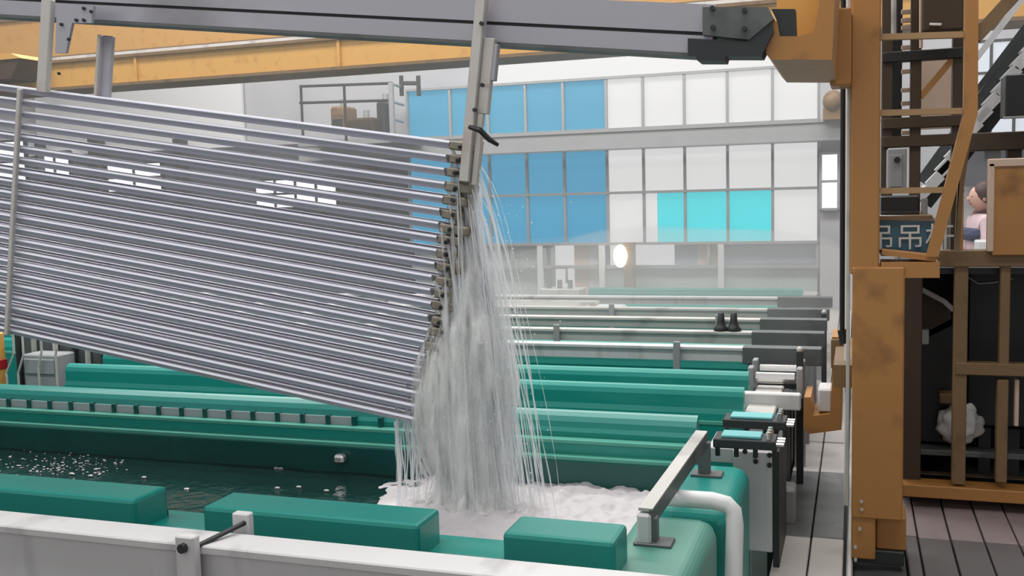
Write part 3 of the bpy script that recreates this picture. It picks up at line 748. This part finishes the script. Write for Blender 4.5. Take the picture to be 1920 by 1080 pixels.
# machinery heap and pale tilted trough behind the water
t_ = thing('pump_set', 'small grey pump set with pipes on a rear tank below the sash', 'pump', at(1050, 548, 12.6))
p = at(1050, 545, 12.6)
bm = B(); box(bm, p.x - .25, p.x + .3, 12.5, 12.8, p.z - .1, p.z + .03, .01); obj('bed', bm, 'white_old', t_)
for q in (-.15, 0, .14):
    bm = B(); tube(bm, [(p.x + q, 12.6, p.z), (p.x + q, 12.6, p.z + .14)], .035, 8); obj('cylinder', bm, 'gunmetal', t_)
bm = B(); tube(bm, [(p.x - .12, 12.58, p.z + .1), (p.x - .12, 12.58, p.z + .3), (p.x + .1, 12.58, p.z + .3), (p.x + .1, 12.58, p.z + .1)], .018, 6); obj('pipe', bm, 'gunmetal', t_)
bm = B(); box(bm, p.x - .1, p.x + .1, 12.55, 12.75, -.6, p.z - .1); obj('stand', bm, 'gunmetal', t_)
t_ = thing('steam_duct', 'broad pale grey duct cover behind the falling water', 'duct', at(1000, 600, 8.3))
a, c = at(915, 568, 8.3), at(1110, 566, 8.3)
bm = B(); box(bm, a.x - 1, c.x, 8.30, 8.62, -.6, a.z, .02); obj('cover', bm, 'white_old', t_)
bm = B(); box(bm, c.x - .05, c.x + .25, 8.34, 8.58, -.6, a.z - .03, .02); obj('end_cap', bm, 'wall_pale', t_)

# ================================================================ ITEMS AT FAR LEFT BEHIND THE TANKS
p = at(78, 702, 5.75)
t_ = thing('grey_cabinet', 'low grey cabinet behind the green hood at far left', 'cabinet', (p.x, 5.78, -.6))
a, c = at(42, 664, 5.52), at(108, 702, 5.52)
bm = B(); box(bm, a.x, c.x, 5.52, 5.70, -.6, a.z, .01); obj('body', bm, 'grey_paint', t_)
bm = B(); box(bm, a.x + .02, c.x - .02, 5.505, 5.52, c.z, a.z - .03, .004); obj('door', bm, 'grey_paint', t_)
a = at(4, 640, 5.7)
t_ = thing('yellow_bollard', 'yellow and red machine post at the left frame edge', 'post', (a.x, 5.66, -.6))
bm = B(); box(bm, a.x - .06, a.x + .03, 5.58, 5.70, -.6, at(4, 622, 5.7).z, .01); obj('post', bm, 'yellow', t_)
bm = B(); box(bm, a.x - .065, a.x + .035, 5.575, 5.705, at(4, 690, 5.7).z, at(4, 672, 5.7).z, .004); obj('red_band', bm, 'red', t_)
for k, (px, py0, py1) in enumerate(((20, 625, 700), (38, 632, 700), (72, 628, 690), (100, 640, 668))):
    p, q = at(px, py0 - 60, 5.48), at(px - 8 + 4 * k, py1, 5.48)
    p2 = at(px + 6, (py0 + py1) / 2, 5.48)
    bm = B(); tube(bm, [p, p2, q, (q.x, 5.48, .0)], .008, 6)
    o = obj('hanging_wire', bm, 'white_old', base=q); tag(o, ['leftmost', 'second from the left', 'third from the left', 'rightmost'][k] + ' of the pale wires hanging at far left under the load', 'wire', 'pale wires hanging at far left')
t_ = thing('dark_machine', 'dark machine with pipes seen under the load at far left', 'machine', at(200, 650, 5.72))
a, c = at(24, 610, 5.74), at(340, 690, 5.74)
bm = B(); box(bm, a.x, c.x, 5.74, 5.87, -.6, a.z - .06, .02); obj('body', bm, 'gunmetal', t_)
for px in (30, 60, 100, 135, 160, 190, 215, 260):
    q = at(px, 590, 5.72); bm = B(); tube(bm, [(q.x, 5.72, .0), (q.x, 5.72, q.z)], .02, 6); obj('pipe', bm, 'dark' if px % 20 else 'white_old', t_)

# ================================================================ YELLOW GANTRY
G = thing('gantry_column', 'tall ochre yellow gantry column standing on the walkway with ladder rungs', 'gantry', (.08, 4.5, 0))
YC = 4.39
def gbox(name, x0, x1, y0, y1, z0, z1, m='ochre', bev=.006, par=None):
    bm = B(); box(bm, x0, x1, y0, y1, z0, z1, bev); return obj(name, bm, m, par or G)
gbox('upper_column', -.022, .092, YC, YC + .22, 1.24, 4.2)
gbox('lower_column', -.012, .190, YC - .01, YC + .24, .21, 1.27)
gbox('foot', -.012, .085, YC, YC + .22, .03, .215, 'ochre')
gbox('foot_block', .088, .208, YC + .06, YC + .24, .06, .206, 'ochre')
gbox('wheel_guard', -.012, .2, YC + .04, YC + .20, .0, .06, 'dark', .004)
gbox('edge_strip', -.036, -.022, YC + .02, YC + .06, .25, 4.2, 'white_old', .002)
for px, py in ((1604, 1026), (1604, 1050), (1612, 992), (1615, 940), (1616, 955)):
    p = at(px, py, YC - .012); bm = B(); tube(bm, [p + Vector((0, .012, 0)), p + Vector((0, -.006, 0))], .007, 6); obj('bolt', bm, 'white_old', G)
# gusset arm
bm = B(); exty(bm, [A3(1652, 492, YC), A3(1762, 492, YC), A3(1762, 521, YC), A3(1688, 521, YC), A3(1688, 506, YC), A3(1652, 506, YC)], YC + .0, YC + .2); obj('gusset_arm', bm, 'ochre', G)
bm = B(); exty(bm, [A3(1654, 470, YC), A3(1756, 481, YC), A3(1756, 492, YC), A3(1654, 479, YC)], YC + .03, YC + .18); obj('gusset_lip', bm, 'ochre', G)
# ladder: outer post, slanted lower part, rungs
bm = B(); exty(bm, [A3(1811, -80, YC), A3(1836, -80, YC), A3(1834, 212, YC), A3(1760, 482, YC), A3(1738, 482, YC), A3(1808, 212, YC)], YC + .01, YC + .07); obj('ladder_stile', bm, 'ochre', G)
bm = B(); exty(bm, [A3(1812, 60, 4.52), A3(1820, 60, 4.52), A3(1796, 360, 4.52), A3(1790, 470, 4.52), A3(1800, 470, 4.52), A3(1806, 360, 4.52), A3(1830, 200, 4.52)], 4.52, 4.56); obj('rear_stile', bm, 'ochre_d', G)
for (x0, y0, x1, y1) in ((1650, 70, 1812, 65), (1650, 212, 1812, 208), (1646, 358, 1775, 356)):
    bm = B(); beam(bm, at(x0, y0, YC + .04), at(x1, y1, YC + .04), .024, .03); obj('rung', bm, 'tan', G)
bm = B(); beam(bm, at(1828, 72, YC + .04), at(1905, -12, YC + .04), .05, .04); obj('strut', bm, 'ochre_d', G)
# second frame further in
F2 = thing('inner_gantry', 'dark ochre inner frame of the gantry behind the ladder rungs', 'gantry', (.3, 5.4, 0))
Y2 = 5.35
def fpx(name, px0, py0, px1, py1, y, d, m, par, bev=.004):
    a, c = at(px0, py0, y), at(px1, py1, y); bm = B(); box(bm, a.x, c.x, y, y + d, c.z, a.z, bev); return obj(name, bm, m, par)
fpx('post', 1655, -80, 1672, 480, Y2, .1, 'brown', F2)
fpx('post', 1710, -80, 1724, 480, Y2, .1, 'brown', F2)
fpx('post', 1790, -80, 1806, 470, Y2, .1, 'brown', F2)
fpx('rail', 1655, 98, 1806, 108, Y2 - .02, .06, 'black', F2)
fpx('rail', 1655, 222, 1806, 236, Y2 - .02, .06, 'brown', F2)
fpx('rail', 1655, 256, 1800, 272, Y2 - .02, .06, 'brown', F2)
for yy in (18, 34, 48, 85, 130, 165, 190, 205, 245):
    fpx('slat', 1690, yy, 1708, yy + 7, Y2 + .2, .03, 'wood', F2, .002)
fpx('side_plate', 1672, -80, 1690, 300, Y2 + .25, .03, 'black', F2)
bm = B(); beam(bm, at(1726, 182, Y2 + .02), at(1792, 104, Y2 + .02), .03, .03); obj('brace', bm, 'ochre', F2)
fpx('back_board', 1726, 108, 1790, 240, Y2 + .5, .03, 'wood', F2)
bm = B(); tube(bm, [at(1676, -60, 5.1), at(1676, 66, 5.1)], .012, 8); obj('pole', bm, 'white_old', F2)
bm = B(); tube(bm, [at(1727, -60, 5.1), at(1727, 90, 5.1)], .008, 8); obj('pole', bm, 'wood', F2)
def ubox(name, label, cat, px0, py0, px1, py1, y, d, m, extra=None):
    a, c = at(px0, py0, y), at(px1, py1, y)
    t_ = thing(name, label, cat, ((a.x + c.x) / 2, y + d / 2, c.z))
    bm = B(); box(bm, a.x, c.x, y, y + d, c.z, a.z, .006); obj('body', bm, m, t_)
    if extra: extra(t_, a, c, y)
    return t_
def knob(t_, a, c, y):
    bm = B(); q = at(1682, 300, y); tube(bm, [q, q + Vector((0, -.03, 0))], .014, 10); obj('knob', bm, 'black', t_)
    bm = B(); box(bm, a.x + .01, c.x - .02, y - .006, y, c.z + .01, a.z - .03, .002); obj('door', bm, 'grey_paint', t_)
def hinges(t_, a, c, y):
    bm = B(); box(bm, a.x + .01, c.x - .01, y - .008, y, a.z - .09, a.z - .02, .002); obj('lid', bm, 'brown', t_)
    bm = B(); tube(bm, [(a.x + .03, y - .01, c.z + .03), (a.x + .08, y - .01, c.z + .025)], .008, 6); obj('latch', bm, 'chrome', t_)
ubox('motor_box', 'dark brown motor box at the top of the gantry between the rungs', 'box', 1730, -60, 1806, 54, 5.0, .25, 'brown', hinges)
ubox('switch_box', 'grey switch box with a black knob inside the gantry frame', 'switch box', 1664, 278, 1700, 354, 5.0, .15, 'grey_paint', knob)
def lidx(t_, a, c, y):
    bm = B(); box(bm, a.x, c.x, y - .01, y, c.z - .03, c.z + .02, .003); obj('lid', bm, 'dark', t_)
ubox('dark_case', 'black case lying above the blue sign', 'case', 1652, 368, 1724, 404, 4.75, .2, 'black', lidx)
bm = B(); tube(bm, [at(1734, 372, 4.75), at(1733, 405, 4.75)], .013, 8); tag(obj('grey_pipe', bm, 'grey_paint', base=at(1733, 405, 4.75)), 'short grey upright pipe beside the black case', 'pipe')
for px0, py0, px1, py1, d_ in ((1640, 404, 1745, 409, .25),):
    a, c = at(px0, py0, 4.72), at(px1, py1, 4.72); bm = B(); box(bm, a.x, c.x, 4.60, 5.4, c.z, a.z); obj('shelf', bm, 'ochre_d', F2)
# blue sign
sg = thing('blue_sign', 'blue enamel sign with white Chinese characters on the gantry', 'sign', at(1700, 470, 4.62))
a, c = at(1630, 408, 4.62), at(1752, 474, 4.62)
bm = B(); box(bm, a.x, c.x, 4.62, 4.632, c.z, a.z, .003); obj('plate', bm, 'signblue', sg)
bm = B(); tube(bm, [(a.x, 4.618, a.z), (c.x, 4.618, a.z - .01)], .012, 8); obj('top_edge', bm, 'grey_paint', sg)
tx = bpy.data.curves.new('sign_text', 'FONT'); tx.body = '吊吊杆'; tx.size = .118; tx.extrude = .002; tx.space_character = .98
tx.materials.append(M['white'])
to = bpy.data.objects.new('sign_text', tx); COL.objects.link(to); to.parent = sg
bpy.context.view_layer.update()
me_ = bpy.data.meshes.new_from_object(to.evaluated_get(bpy.context.evaluated_depsgraph_get()))
bpy.data.objects.remove(to); to = bpy.data.objects.new('lettering', me_); COL.objects.link(to); to.parent = sg
q = at(1624, 464, 4.612); to.location = q - sg.location; to.rotation_euler = (math.pi / 2, .0, 0)
# upper yellow lifting hook holding the bar end
uh = thing('lifting_hook', 'upper ochre U shaped lifting hook holding the flight bar end', 'hook', at(1500, 110, 3.55))
bm = B(); exty(bm, [A3(1440, 36, 3.52), A3(1457, 40, 3.52), A3(1462, 68, 3.52), A3(1500, 68, 3.52), A3(1526, 60, 3.52), A3(1536, 10, 3.52), A3(1536, -120, 3.52), A3(1570, -120, 3.52), A3(1560, 112, 3.52), A3(1447, 112, 3.52), A3(1436, 100, 3.52)], 3.52, 4.30)
obj('hook_body', bm, 'ochre', uh)
bm = B(); a, c = at(1452, -120, 3.75), at(1545, 68, 3.75); box(bm, a.x, c.x, 3.85, 3.9, c.z, a.z); obj('back_plate', bm, 'yellow', uh)
bm = B(); a = at(1575, 60, 4.42); box(bm, -.10, -.02, 4.25, 4.42, 2.0, 2.3, .006); obj('mount', bm, 'ochre', uh)
# lower yellow hook
lh = thing('lifting_hook', 'lower ochre U shaped hook beside the column, a white block inside', 'hook', at(1540, 812, 5.2))
YH = 5.2
bm = B(); exty(bm, [A3(1508, 745, YH), A3(1520, 745, YH), A3(1524, 780, YH), A3(1556, 776, YH), A3(1560, 720, YH), A3(1560, 632, YH), A3(1582, 632, YH), A3(1578, 806, YH), A3(1515, 814, YH), A3(1506, 800, YH)], YH, YH + .30); obj('hook_body', bm, 'ochre', lh)
bm = B(); a, c = at(1558, 636, YH - .01), at(1576, 690, YH - .01); box(bm, a.x, c.x, YH - .02, YH, c.z, a.z, .003); obj('plate', bm, 'ochre_d', lh)
bm = B(); a, c = at(1534, 728, YH + .05), at(1560, 772, YH + .05); box(bm, a.x, c.x, YH + .03, YH + .22, c.z, a.z, .008); obj('block', bm, 'white_steel', lh)
bm = B(); a = at(1586, 700, YH); box(bm, -.09, .06, 4.62, YH + .28, .72, .82); obj('mount', bm, 'ochre_d', lh)
# black cable and pale guide rod beside the column
bm = B(); q = at(1579, 600, 4.6); tube(bm, [(q.x, 4.6, 4.2), (q.x, 4.6, .98)], .011, 8); tube(bm, [(q.x, 4.6, .98), (q.x + .01, 4.6, .92)], .02, 8)
tag(obj('lift_cable', bm, 'black', base=(q.x, 4.6, .92)), 'black lifting cable hanging left of the yellow column', 'cable')
bm = B(); q = at(1588, 600, 4.75); tube(bm, [(q.x, 4.75, 4.2), (q.x, 4.75, .15)], .010, 8)
tag(obj('guide_rod', bm, 'pvc', base=(q.x, 4.75, .15)), 'pale guide rod between the black cable and the column', 'rod')

# ---------------------------------------------------------------- lower machine cage on the right
C = thing('machine_cage', 'ochre framed machine cage on the right with dark openings', 'cage', (.6, 5.3, 0))
YF = 5.28
fpx('top_beam', 1748, 470, 2100, 500, YF, .12, 'ochre_d', C)
fpx('bottom_beam', 1693, 908, 2100, 958, YF, .14, 'ochre', C)
fpx('upright', 1790, 498, 1810, 910, YF + .02, .06, 'ochre_d', C)
fpx('upright', 1876, 498, 1892, 684, YF + .02, .06, 'ochre_d', C)
fpx('cross_rail', 1792, 680, 2100, 712, YF + .01, .07, 'ochre_d', C)
fpx('upright', 1870, 712, 1888, 906, YF + .02, .06, 'ochre_d', C)
fpx('upright', 1903, 712, 1910, 800, YF + .05, .04, 'wood', C)
fpx('left_plate', 1693, 505, 1726, 912, YF + .10, .02, 'brown', C)
fpx('lip', 1700, 888, 2100, 910, YF + .13, .06, 'brown', C)
fpx('upper_panel', 1862, 300, 2100, 478, YF - .03, .04, 'ochre', C)
fpx('panel_edge', 1854, 306, 1863, 472, YF - .04, .06, 'wood', C)
fpx('panel_top', 1854, 298, 2100, 306, YF - .04, .06, 'wood', C)
fpx('upright', 1796, 360, 1806, 470, YF + .02, .04, 'ochre', C)
fpx('side_panel', 1768, 384, 1794, 470, YF + .3, .02, 'grey_paint', C)
xa, xb = at(1700, 700, YF).x, 1.45
bm = B(); box(bm, xa, xb, YF + 1.2, YF + 1.24, 0.0, 1.17); obj('dark_back_liner', bm, 'black', C)  # black panels and roof added around the cage so its inside turns dark
bm = B(); box(bm, xa - .02, xa, YF + .15, YF + 1.2, 0.02, 1.17); obj('dark_side_liner', bm, 'black', C)
bm = B(); box(bm, xb, xb + .02, YF, YF + 1.24, 0.02, 1.17); obj('dark_side_liner', bm, 'black', C)
bm = B(); box(bm, xa, xb, YF + .1, YF + 1.24, 1.16, 1.19); obj('roof', bm, 'dark', C)
bm = B(); box(bm, xa, xb, YF + .2, YF + 1.2, 0.02, .05); obj('bed', bm, 'dark', C)
# contents
t_ = thing('drive_unit', 'black drive unit with a brown sloped cover inside the cage', 'machine', at(1750, 850, 5.7))
a, c = at(1724, 640, 5.65), at(1792, 830, 5.65)
bm = B(); exty(bm, [(a.x, c.z), (c.x, c.z), (c.x, a.z + .1), (a.x, a.z)], 5.65, 6.1); obj('housing', bm, 'black', t_)
bm = B(); exty(bm, [A3(1724, 640, 5.48), A3(1790, 606, 5.48), A3(1786, 576, 5.48), A3(1742, 552, 5.48), A3(1722, 560, 5.48)], 5.66, 5.9); obj('cover', bm, 'brown', t_)
bm = B(); a = at(1734, 632, 5.62); box(bm, a.x - .02, a.x + .02, 5.62, 5.66, a.z - .04, a.z + .04, .006); obj('plug', bm, 'whitecloth', t_)
bm = B(); tube(bm, [at(1722, 540, 5.6), at(1745, 552, 5.6), at(1770, 565, 5.6), at(1788, 582, 5.6)], .014, 8); obj('hose', bm, 'whitecloth', t_)
t_ = thing('black_tank', 'black cabinet filling the right opening of the cage', 'cabinet', at(1880, 700, 5.9))
a, c = at(1812, 505, 5.8), at(2080, 678, 5.8)
bm = B(); box(bm, a.x, c.x, 5.8, 6.2, .3, a.z, .02); obj('body', bm, 'black', t_)
bm = B(); tube(bm, [at(1815, 520, 5.78), at(1835, 532, 5.78), at(1862, 530, 5.78), at(1900, 522, 5.78)], .005, 6); obj('wire', bm, 'grey_paint', t_)
for px in (1850, 1905):
    a = at(px, 720, 5.8); bm = B(); box(bm, a.x - .03, a.x + .03, 5.85, 5.95, .05, .3); obj('leg', bm, 'dark', t_)
# white sack: crumpled
bm = B(); g = bmesh.ops.create_icosphere(bm, subdivisions=4, radius=1)
cpos = at(1800, 798, 5.55)
for v in g['verts']:
    d = v.co.copy(); r = 1 + .28 * noise.noise(d * 2.3) + .12 * noise.noise(d * 6)
    v.co = Vector((d.x * .105 * r, d.y * .06 * r, d.z * .105 * r * (1.1 if d.z > 0 else .9))) + cpos
sk = obj('white_sack', bm, 'whitecloth', base=cpos - Vector((0, 0, .1)), smooth=True); tag(sk, 'crumpled white sack lying inside the lower cage', 'sack')
bm = B(); a, c = at(1762, 738, 5.5), at(1790, 758, 5.5); box(bm, a.x, c.x, 5.5, 5.6, c.z, a.z, .006)
tag(obj('brown_tray', bm, 'ochre_d', base=(a.x, 5.55, c.z)), 'small brown tray above the white sack', 'tray')
a = at(1795, 846, 5.5)
bm = B(); box(bm, xa + .02, xb - .05, 5.5, 5.62, a.z - .03, a.z, .004); tag(obj('floor_rail', bm, 'gunmetal', base=(.6, 5.56, a.z - .03)), 'dull grey rail along the floor of the cage', 'rail')

# ---------------------------------------------------------------- upper right: staircase, black box
st = thing('steel_staircase', 'dark steel staircase with pale treads rising behind the gantry on the right', 'stairs', at(1830, 262, 6.6))
YS = 6.6
for off in (0, 62):
    bm = B(); beam(bm, at(1732, 344 + off * .6, YS), at(2010, -40 + off, YS), .10, .05); obj('stringer', bm, 'dark', st)
for k in range(16):
    px = 1728 + k * 17.5; py = 372 - k * 24.2
    a = at(px, py, YS); bm = B(); beam(bm, a + Vector((-.02, .03, 0)), a + Vector((.10, .03, .13)), .05, .35); obj('tread', bm, 'white_steel', st)
bm = B(); beam(bm, at(1815, 130, YS - .1), at(1930, -20, YS - .1), .035, .03); obj('handrail', bm, 'white_steel', st)
bm = B(); beam(bm, at(1808, 200, YS - .1), at(1960, 0, YS - .1), .03, .03); obj('handrail', bm, 'dark', st)
fpx('landing_beam', 1812, 250, 2080, 274, 6.3, .15, 'brown', st)
for px in (1850, 1890):
    fpx('post', px, 272, px + 26, 305, 6.35, .1, 'brown' if px > 1870 else 'grey_paint', st)
def trimx(t_, a, c, y):
    bm = B(); box(bm, a.x - .01, c.x, y - .01, y + .01, c.z - .012, c.z, .002); obj('rim', bm, 'grey_paint', t_)
ubox('black_box', 'square black box at the right frame edge before the staircase', 'box', 1886, 140, 1990, 214, 6.0, .2, 'black', trimx)
# bright window & pale block behind
win(8, 1815, 80, 1990, 250, 4, 3, 13.9, 'daylight_dim', 'pale window behind the staircase on the right', 'dark')
wallpatch(1800, 262, 1990, 345, 14.1, 'wall_dark', 'dark_wall_panel')
# ================================================================ PERSON beyond the gantry
pp = at(1840, 383, 9.4); PX, PY = pp.x, 9.4
person = thing('person', 'dark haired person in a pale pink top standing beyond the gantry, facing left', 'person', (PX, PY, 0))
def skin_mesh(name, verts, edges, rad, m, parent):
    me = bpy.data.meshes.new(name)
    base = parent.location if parent.parent is None else parent.parent.location
    me.from_pydata([Vector(v) for v in verts], edges, [])
    me.materials.append(M[m])
    o = bpy.data.objects.new(name, me); COL.objects.link(o); o.parent = parent
    md = o.modifiers.new('skin', 'SKIN'); md.use_smooth_shade = True
    for i, r in enumerate(rad): me.skin_vertices[0].data[i].radius = r if isinstance(r, tuple) else (r, r)
    me.skin_vertices[0].data[0].use_root = True
    s = o.modifiers.new('sub', 'SUBSURF'); s.levels = 1; s.render_levels = 2
    return o
V = [(0, 0, .90), (0, 0, 1.08), (0, .0, 1.28), (0, .01, 1.36), (0, 0, 1.44),                      # pelvis..neck
     (-.17, 0, 1.33), (-.22, -.03, 1.08), (-.16, -.22, .98), (-.13, -.28, .97),                     # left arm forward
     (.17, 0, 1.33), (.22, -.02, 1.08), (.17, -.20, .96), (.14, -.26, .95),
     (-.09, 0, .84), (-.10, -.02, .48), (-.10, .02, .09), (-.10, -.13, .03),
     (.09, 0, .84), (.10, .02, .48), (.10, .04, .09), (.10, -.11, .03)]
Ed = [(0, 1), (1, 2), (2, 3), (3, 4), (2, 5), (5, 6), (6, 7), (7, 8), (2, 9), (9, 10), (10, 11), (11, 12), (0, 13), (13, 14), (14, 15), (15, 16), (0, 17), (17, 18), (18, 19), (19, 20)]
Rd = [(.15, .10), (.13, .095), (.15, .10), (.08, .07), .05, .055, .042, .032, .036, .055, .042, .032, .036, .085, .06, .042, .04, .085, .06, .042, .04]
body = skin_mesh('body', V, Ed, Rd, 'skin', person)
def fingers(cx_, cy_, cz_, s):
    bm = B()
    for k in range(4):
        x = cx_ + (k - 1.5) * .018; l = (.07, .08, .076, .06)[k]
        tube(bm, [(x, cy_, cz_), (x, cy_ - l * .5, cz_ - .005), (x + s * .008, cy_ - l * .9, cz_ - .03)], [.009, .008, .006], 6)
    tube(bm, [(cx_ + s * .03, cy_ + .03, cz_), (cx_ + s * .05, cy_ - .01, cz_ - .01), (cx_ + s * .05, cy_ - .035, cz_ - .02)], [.010, .009, .007], 6)
    return bm
base = person.location
for s, c in ((1, (-.13, -.30, .97)), (-1, (.14, -.28, .95))):
    bm = fingers(*c, s); bmesh.ops.translate(bm, vec=base, verts=bm.verts); obj('fingers', bm, 'skin', person, smooth=True)
VJ = [(0, 0, .93), (0, 0, 1.10), (0, 0, 1.28), (0, .01, 1.36), (-.17, 0, 1.335), (-.22, -.03, 1.08), (-.165, -.20, .985), (.17, 0, 1.335), (.22, -.02, 1.08), (.175, -.18, .97)]
skin_mesh('jacket', VJ, [(0, 1), (1, 2), (2, 3), (2, 4), (4, 5), (5, 6), (2, 7), (7, 8), (8, 9)], [(.175, .125), (.155, .115), (.17, .118), (.075, .07), .07, .058, .045, .07, .058, .045], 'pink', person)
VT = [(0, 0, .92), (-.09, 0, .84), (-.10, -.02, .48), (-.10, .02, .12), (.09, 0, .84), (.10, .02, .48), (.10, .04, .12)]
skin_mesh('trousers', VT, [(0, 1), (1, 2), (2, 3), (0, 4), (4, 5), (5, 6)], [(.168, .118), .10, .075, .062, .10, .075, .062], 'navy', person)
bm = B(); ball(bm, (PX, PY - .01, 1.535), .1, .78, .95, 1.15, 16, 12)
ball(bm, (PX, PY - .108, 1.525), .016, .8, 1.2, 1.3, 8, 6)
for s in (-1, 1): ball(bm, (PX + s * .08, PY, 1.53), .024, .5, .8, 1.2, 8, 6)
hd = obj('head', bm, 'skin', person, smooth=True)
bm = B()
for s in (-1, 1): ball(bm, (PX + s * .03, PY - .09, 1.545), .010, 1.2, .6, .7, 8, 6)
obj('eyes', bm, 'black', hd)
bm = B(); ball(bm, (PX, PY - .095, 1.485), .016, 1.5, .5, .35, 8, 6); obj('mouth', bm, 'red', hd)
bm = B(); ball(bm, (PX + .01, PY + .02, 1.57), .105, .86, .95, 1.05, 16, 12)
for v in list(bm.verts):
    if v.co.z < 1.50 and v.co.y < PY - .02: v.co.y = PY - .02
    if v.co.y < PY - .05 and v.co.z < 1.585: v.co.z = 1.585
obj('hair', bm, 'hair', hd, smooth=True)
bm = B(); box(bm, PX - .20, PX + .20, PY - .15, PY + .14, 1.16, 1.27, .05, 2); obj('navy_band', bm, 'navy', person)
PSC = .965
person.scale = (PSC, PSC, PSC)
person.rotation_euler = (0, 0, math.radians(-78))
hx, hy = PX - .0, PY - .40
cr = thing('parts_box', 'white box with a red corner held in front of the person', 'box', (hx, hy, .93))
bm = B(); box(bm, hx - .08, hx + .09, hy - .12, hy + .12, .93, 1.14, .01); obj('body', bm, 'pvc', cr)
bm = B(); box(bm, hx + .03, hx + .095, hy - .125, hy + .125, .95, 1.03, .004); obj('corner', bm, 'red', cr)

# ================================================================ STEAM over the rear tanks
def vol(name, label, x0, x1, y0, y1, z0, z1, dens):
    sm = bpy.data.materials.new(name); sm.use_nodes = True; nt = sm.node_tree
    for nd in list(nt.nodes): nt.nodes.remove(nd)
    out = nt.nodes.new('ShaderNodeOutputMaterial'); pv = nt.nodes.new('ShaderNodeVolumeScatter')
    pv.inputs['Color'].default_value = (1, 1, 1, 1); pv.inputs['Density'].default_value = dens
    nt.links.new(pv.outputs[0], out.inputs['Volume'])
    bm = B(); box(bm, x0, x1, y0, y1, z0, z1); so = obj(name, bm, sm, base=((x0 + x1) / 2, (y0 + y1) / 2, z0)); tag(so, label, name, kind='stuff'); return so
vol('haze', 'thin damp haze filling the hall behind the front tanks', -17.5, 5.5, 6.2, 13.4, -.5, 6.5, .018)
bm = B()
g = bmesh.ops.create_icosphere(bm, subdivisions=4, radius=1)
for v in g['verts']:
    d = v.co.copy(); r = 1 + .35 * noise.noise(d * 1.6 + Vector((3, 1, 0)))
    v.co = Vector((-1.9 + d.x * 2.4 * r, 9.6 + d.y * 2.2 * r, .75 + d.z * .48 * r))
sm = bpy.data.materials.new('steam'); sm.use_nodes = True; nt = sm.node_tree
for nd in list(nt.nodes): nt.nodes.remove(nd)
out = nt.nodes.new('ShaderNodeOutputMaterial'); pv = nt.nodes.new('ShaderNodeVolumeScatter'); pv.inputs['Density'].default_value = .16
pv.inputs['Color'].default_value = (1, 1, 1, 1); nt.links.new(pv.outputs[0], out.inputs['Volume'])
so = obj('steam', bm, sm, base=(-1.9, 9.6, .4), smooth=True); tag(so, 'cloud of white steam over the rear tanks right of the falling water', 'steam', kind='stuff')
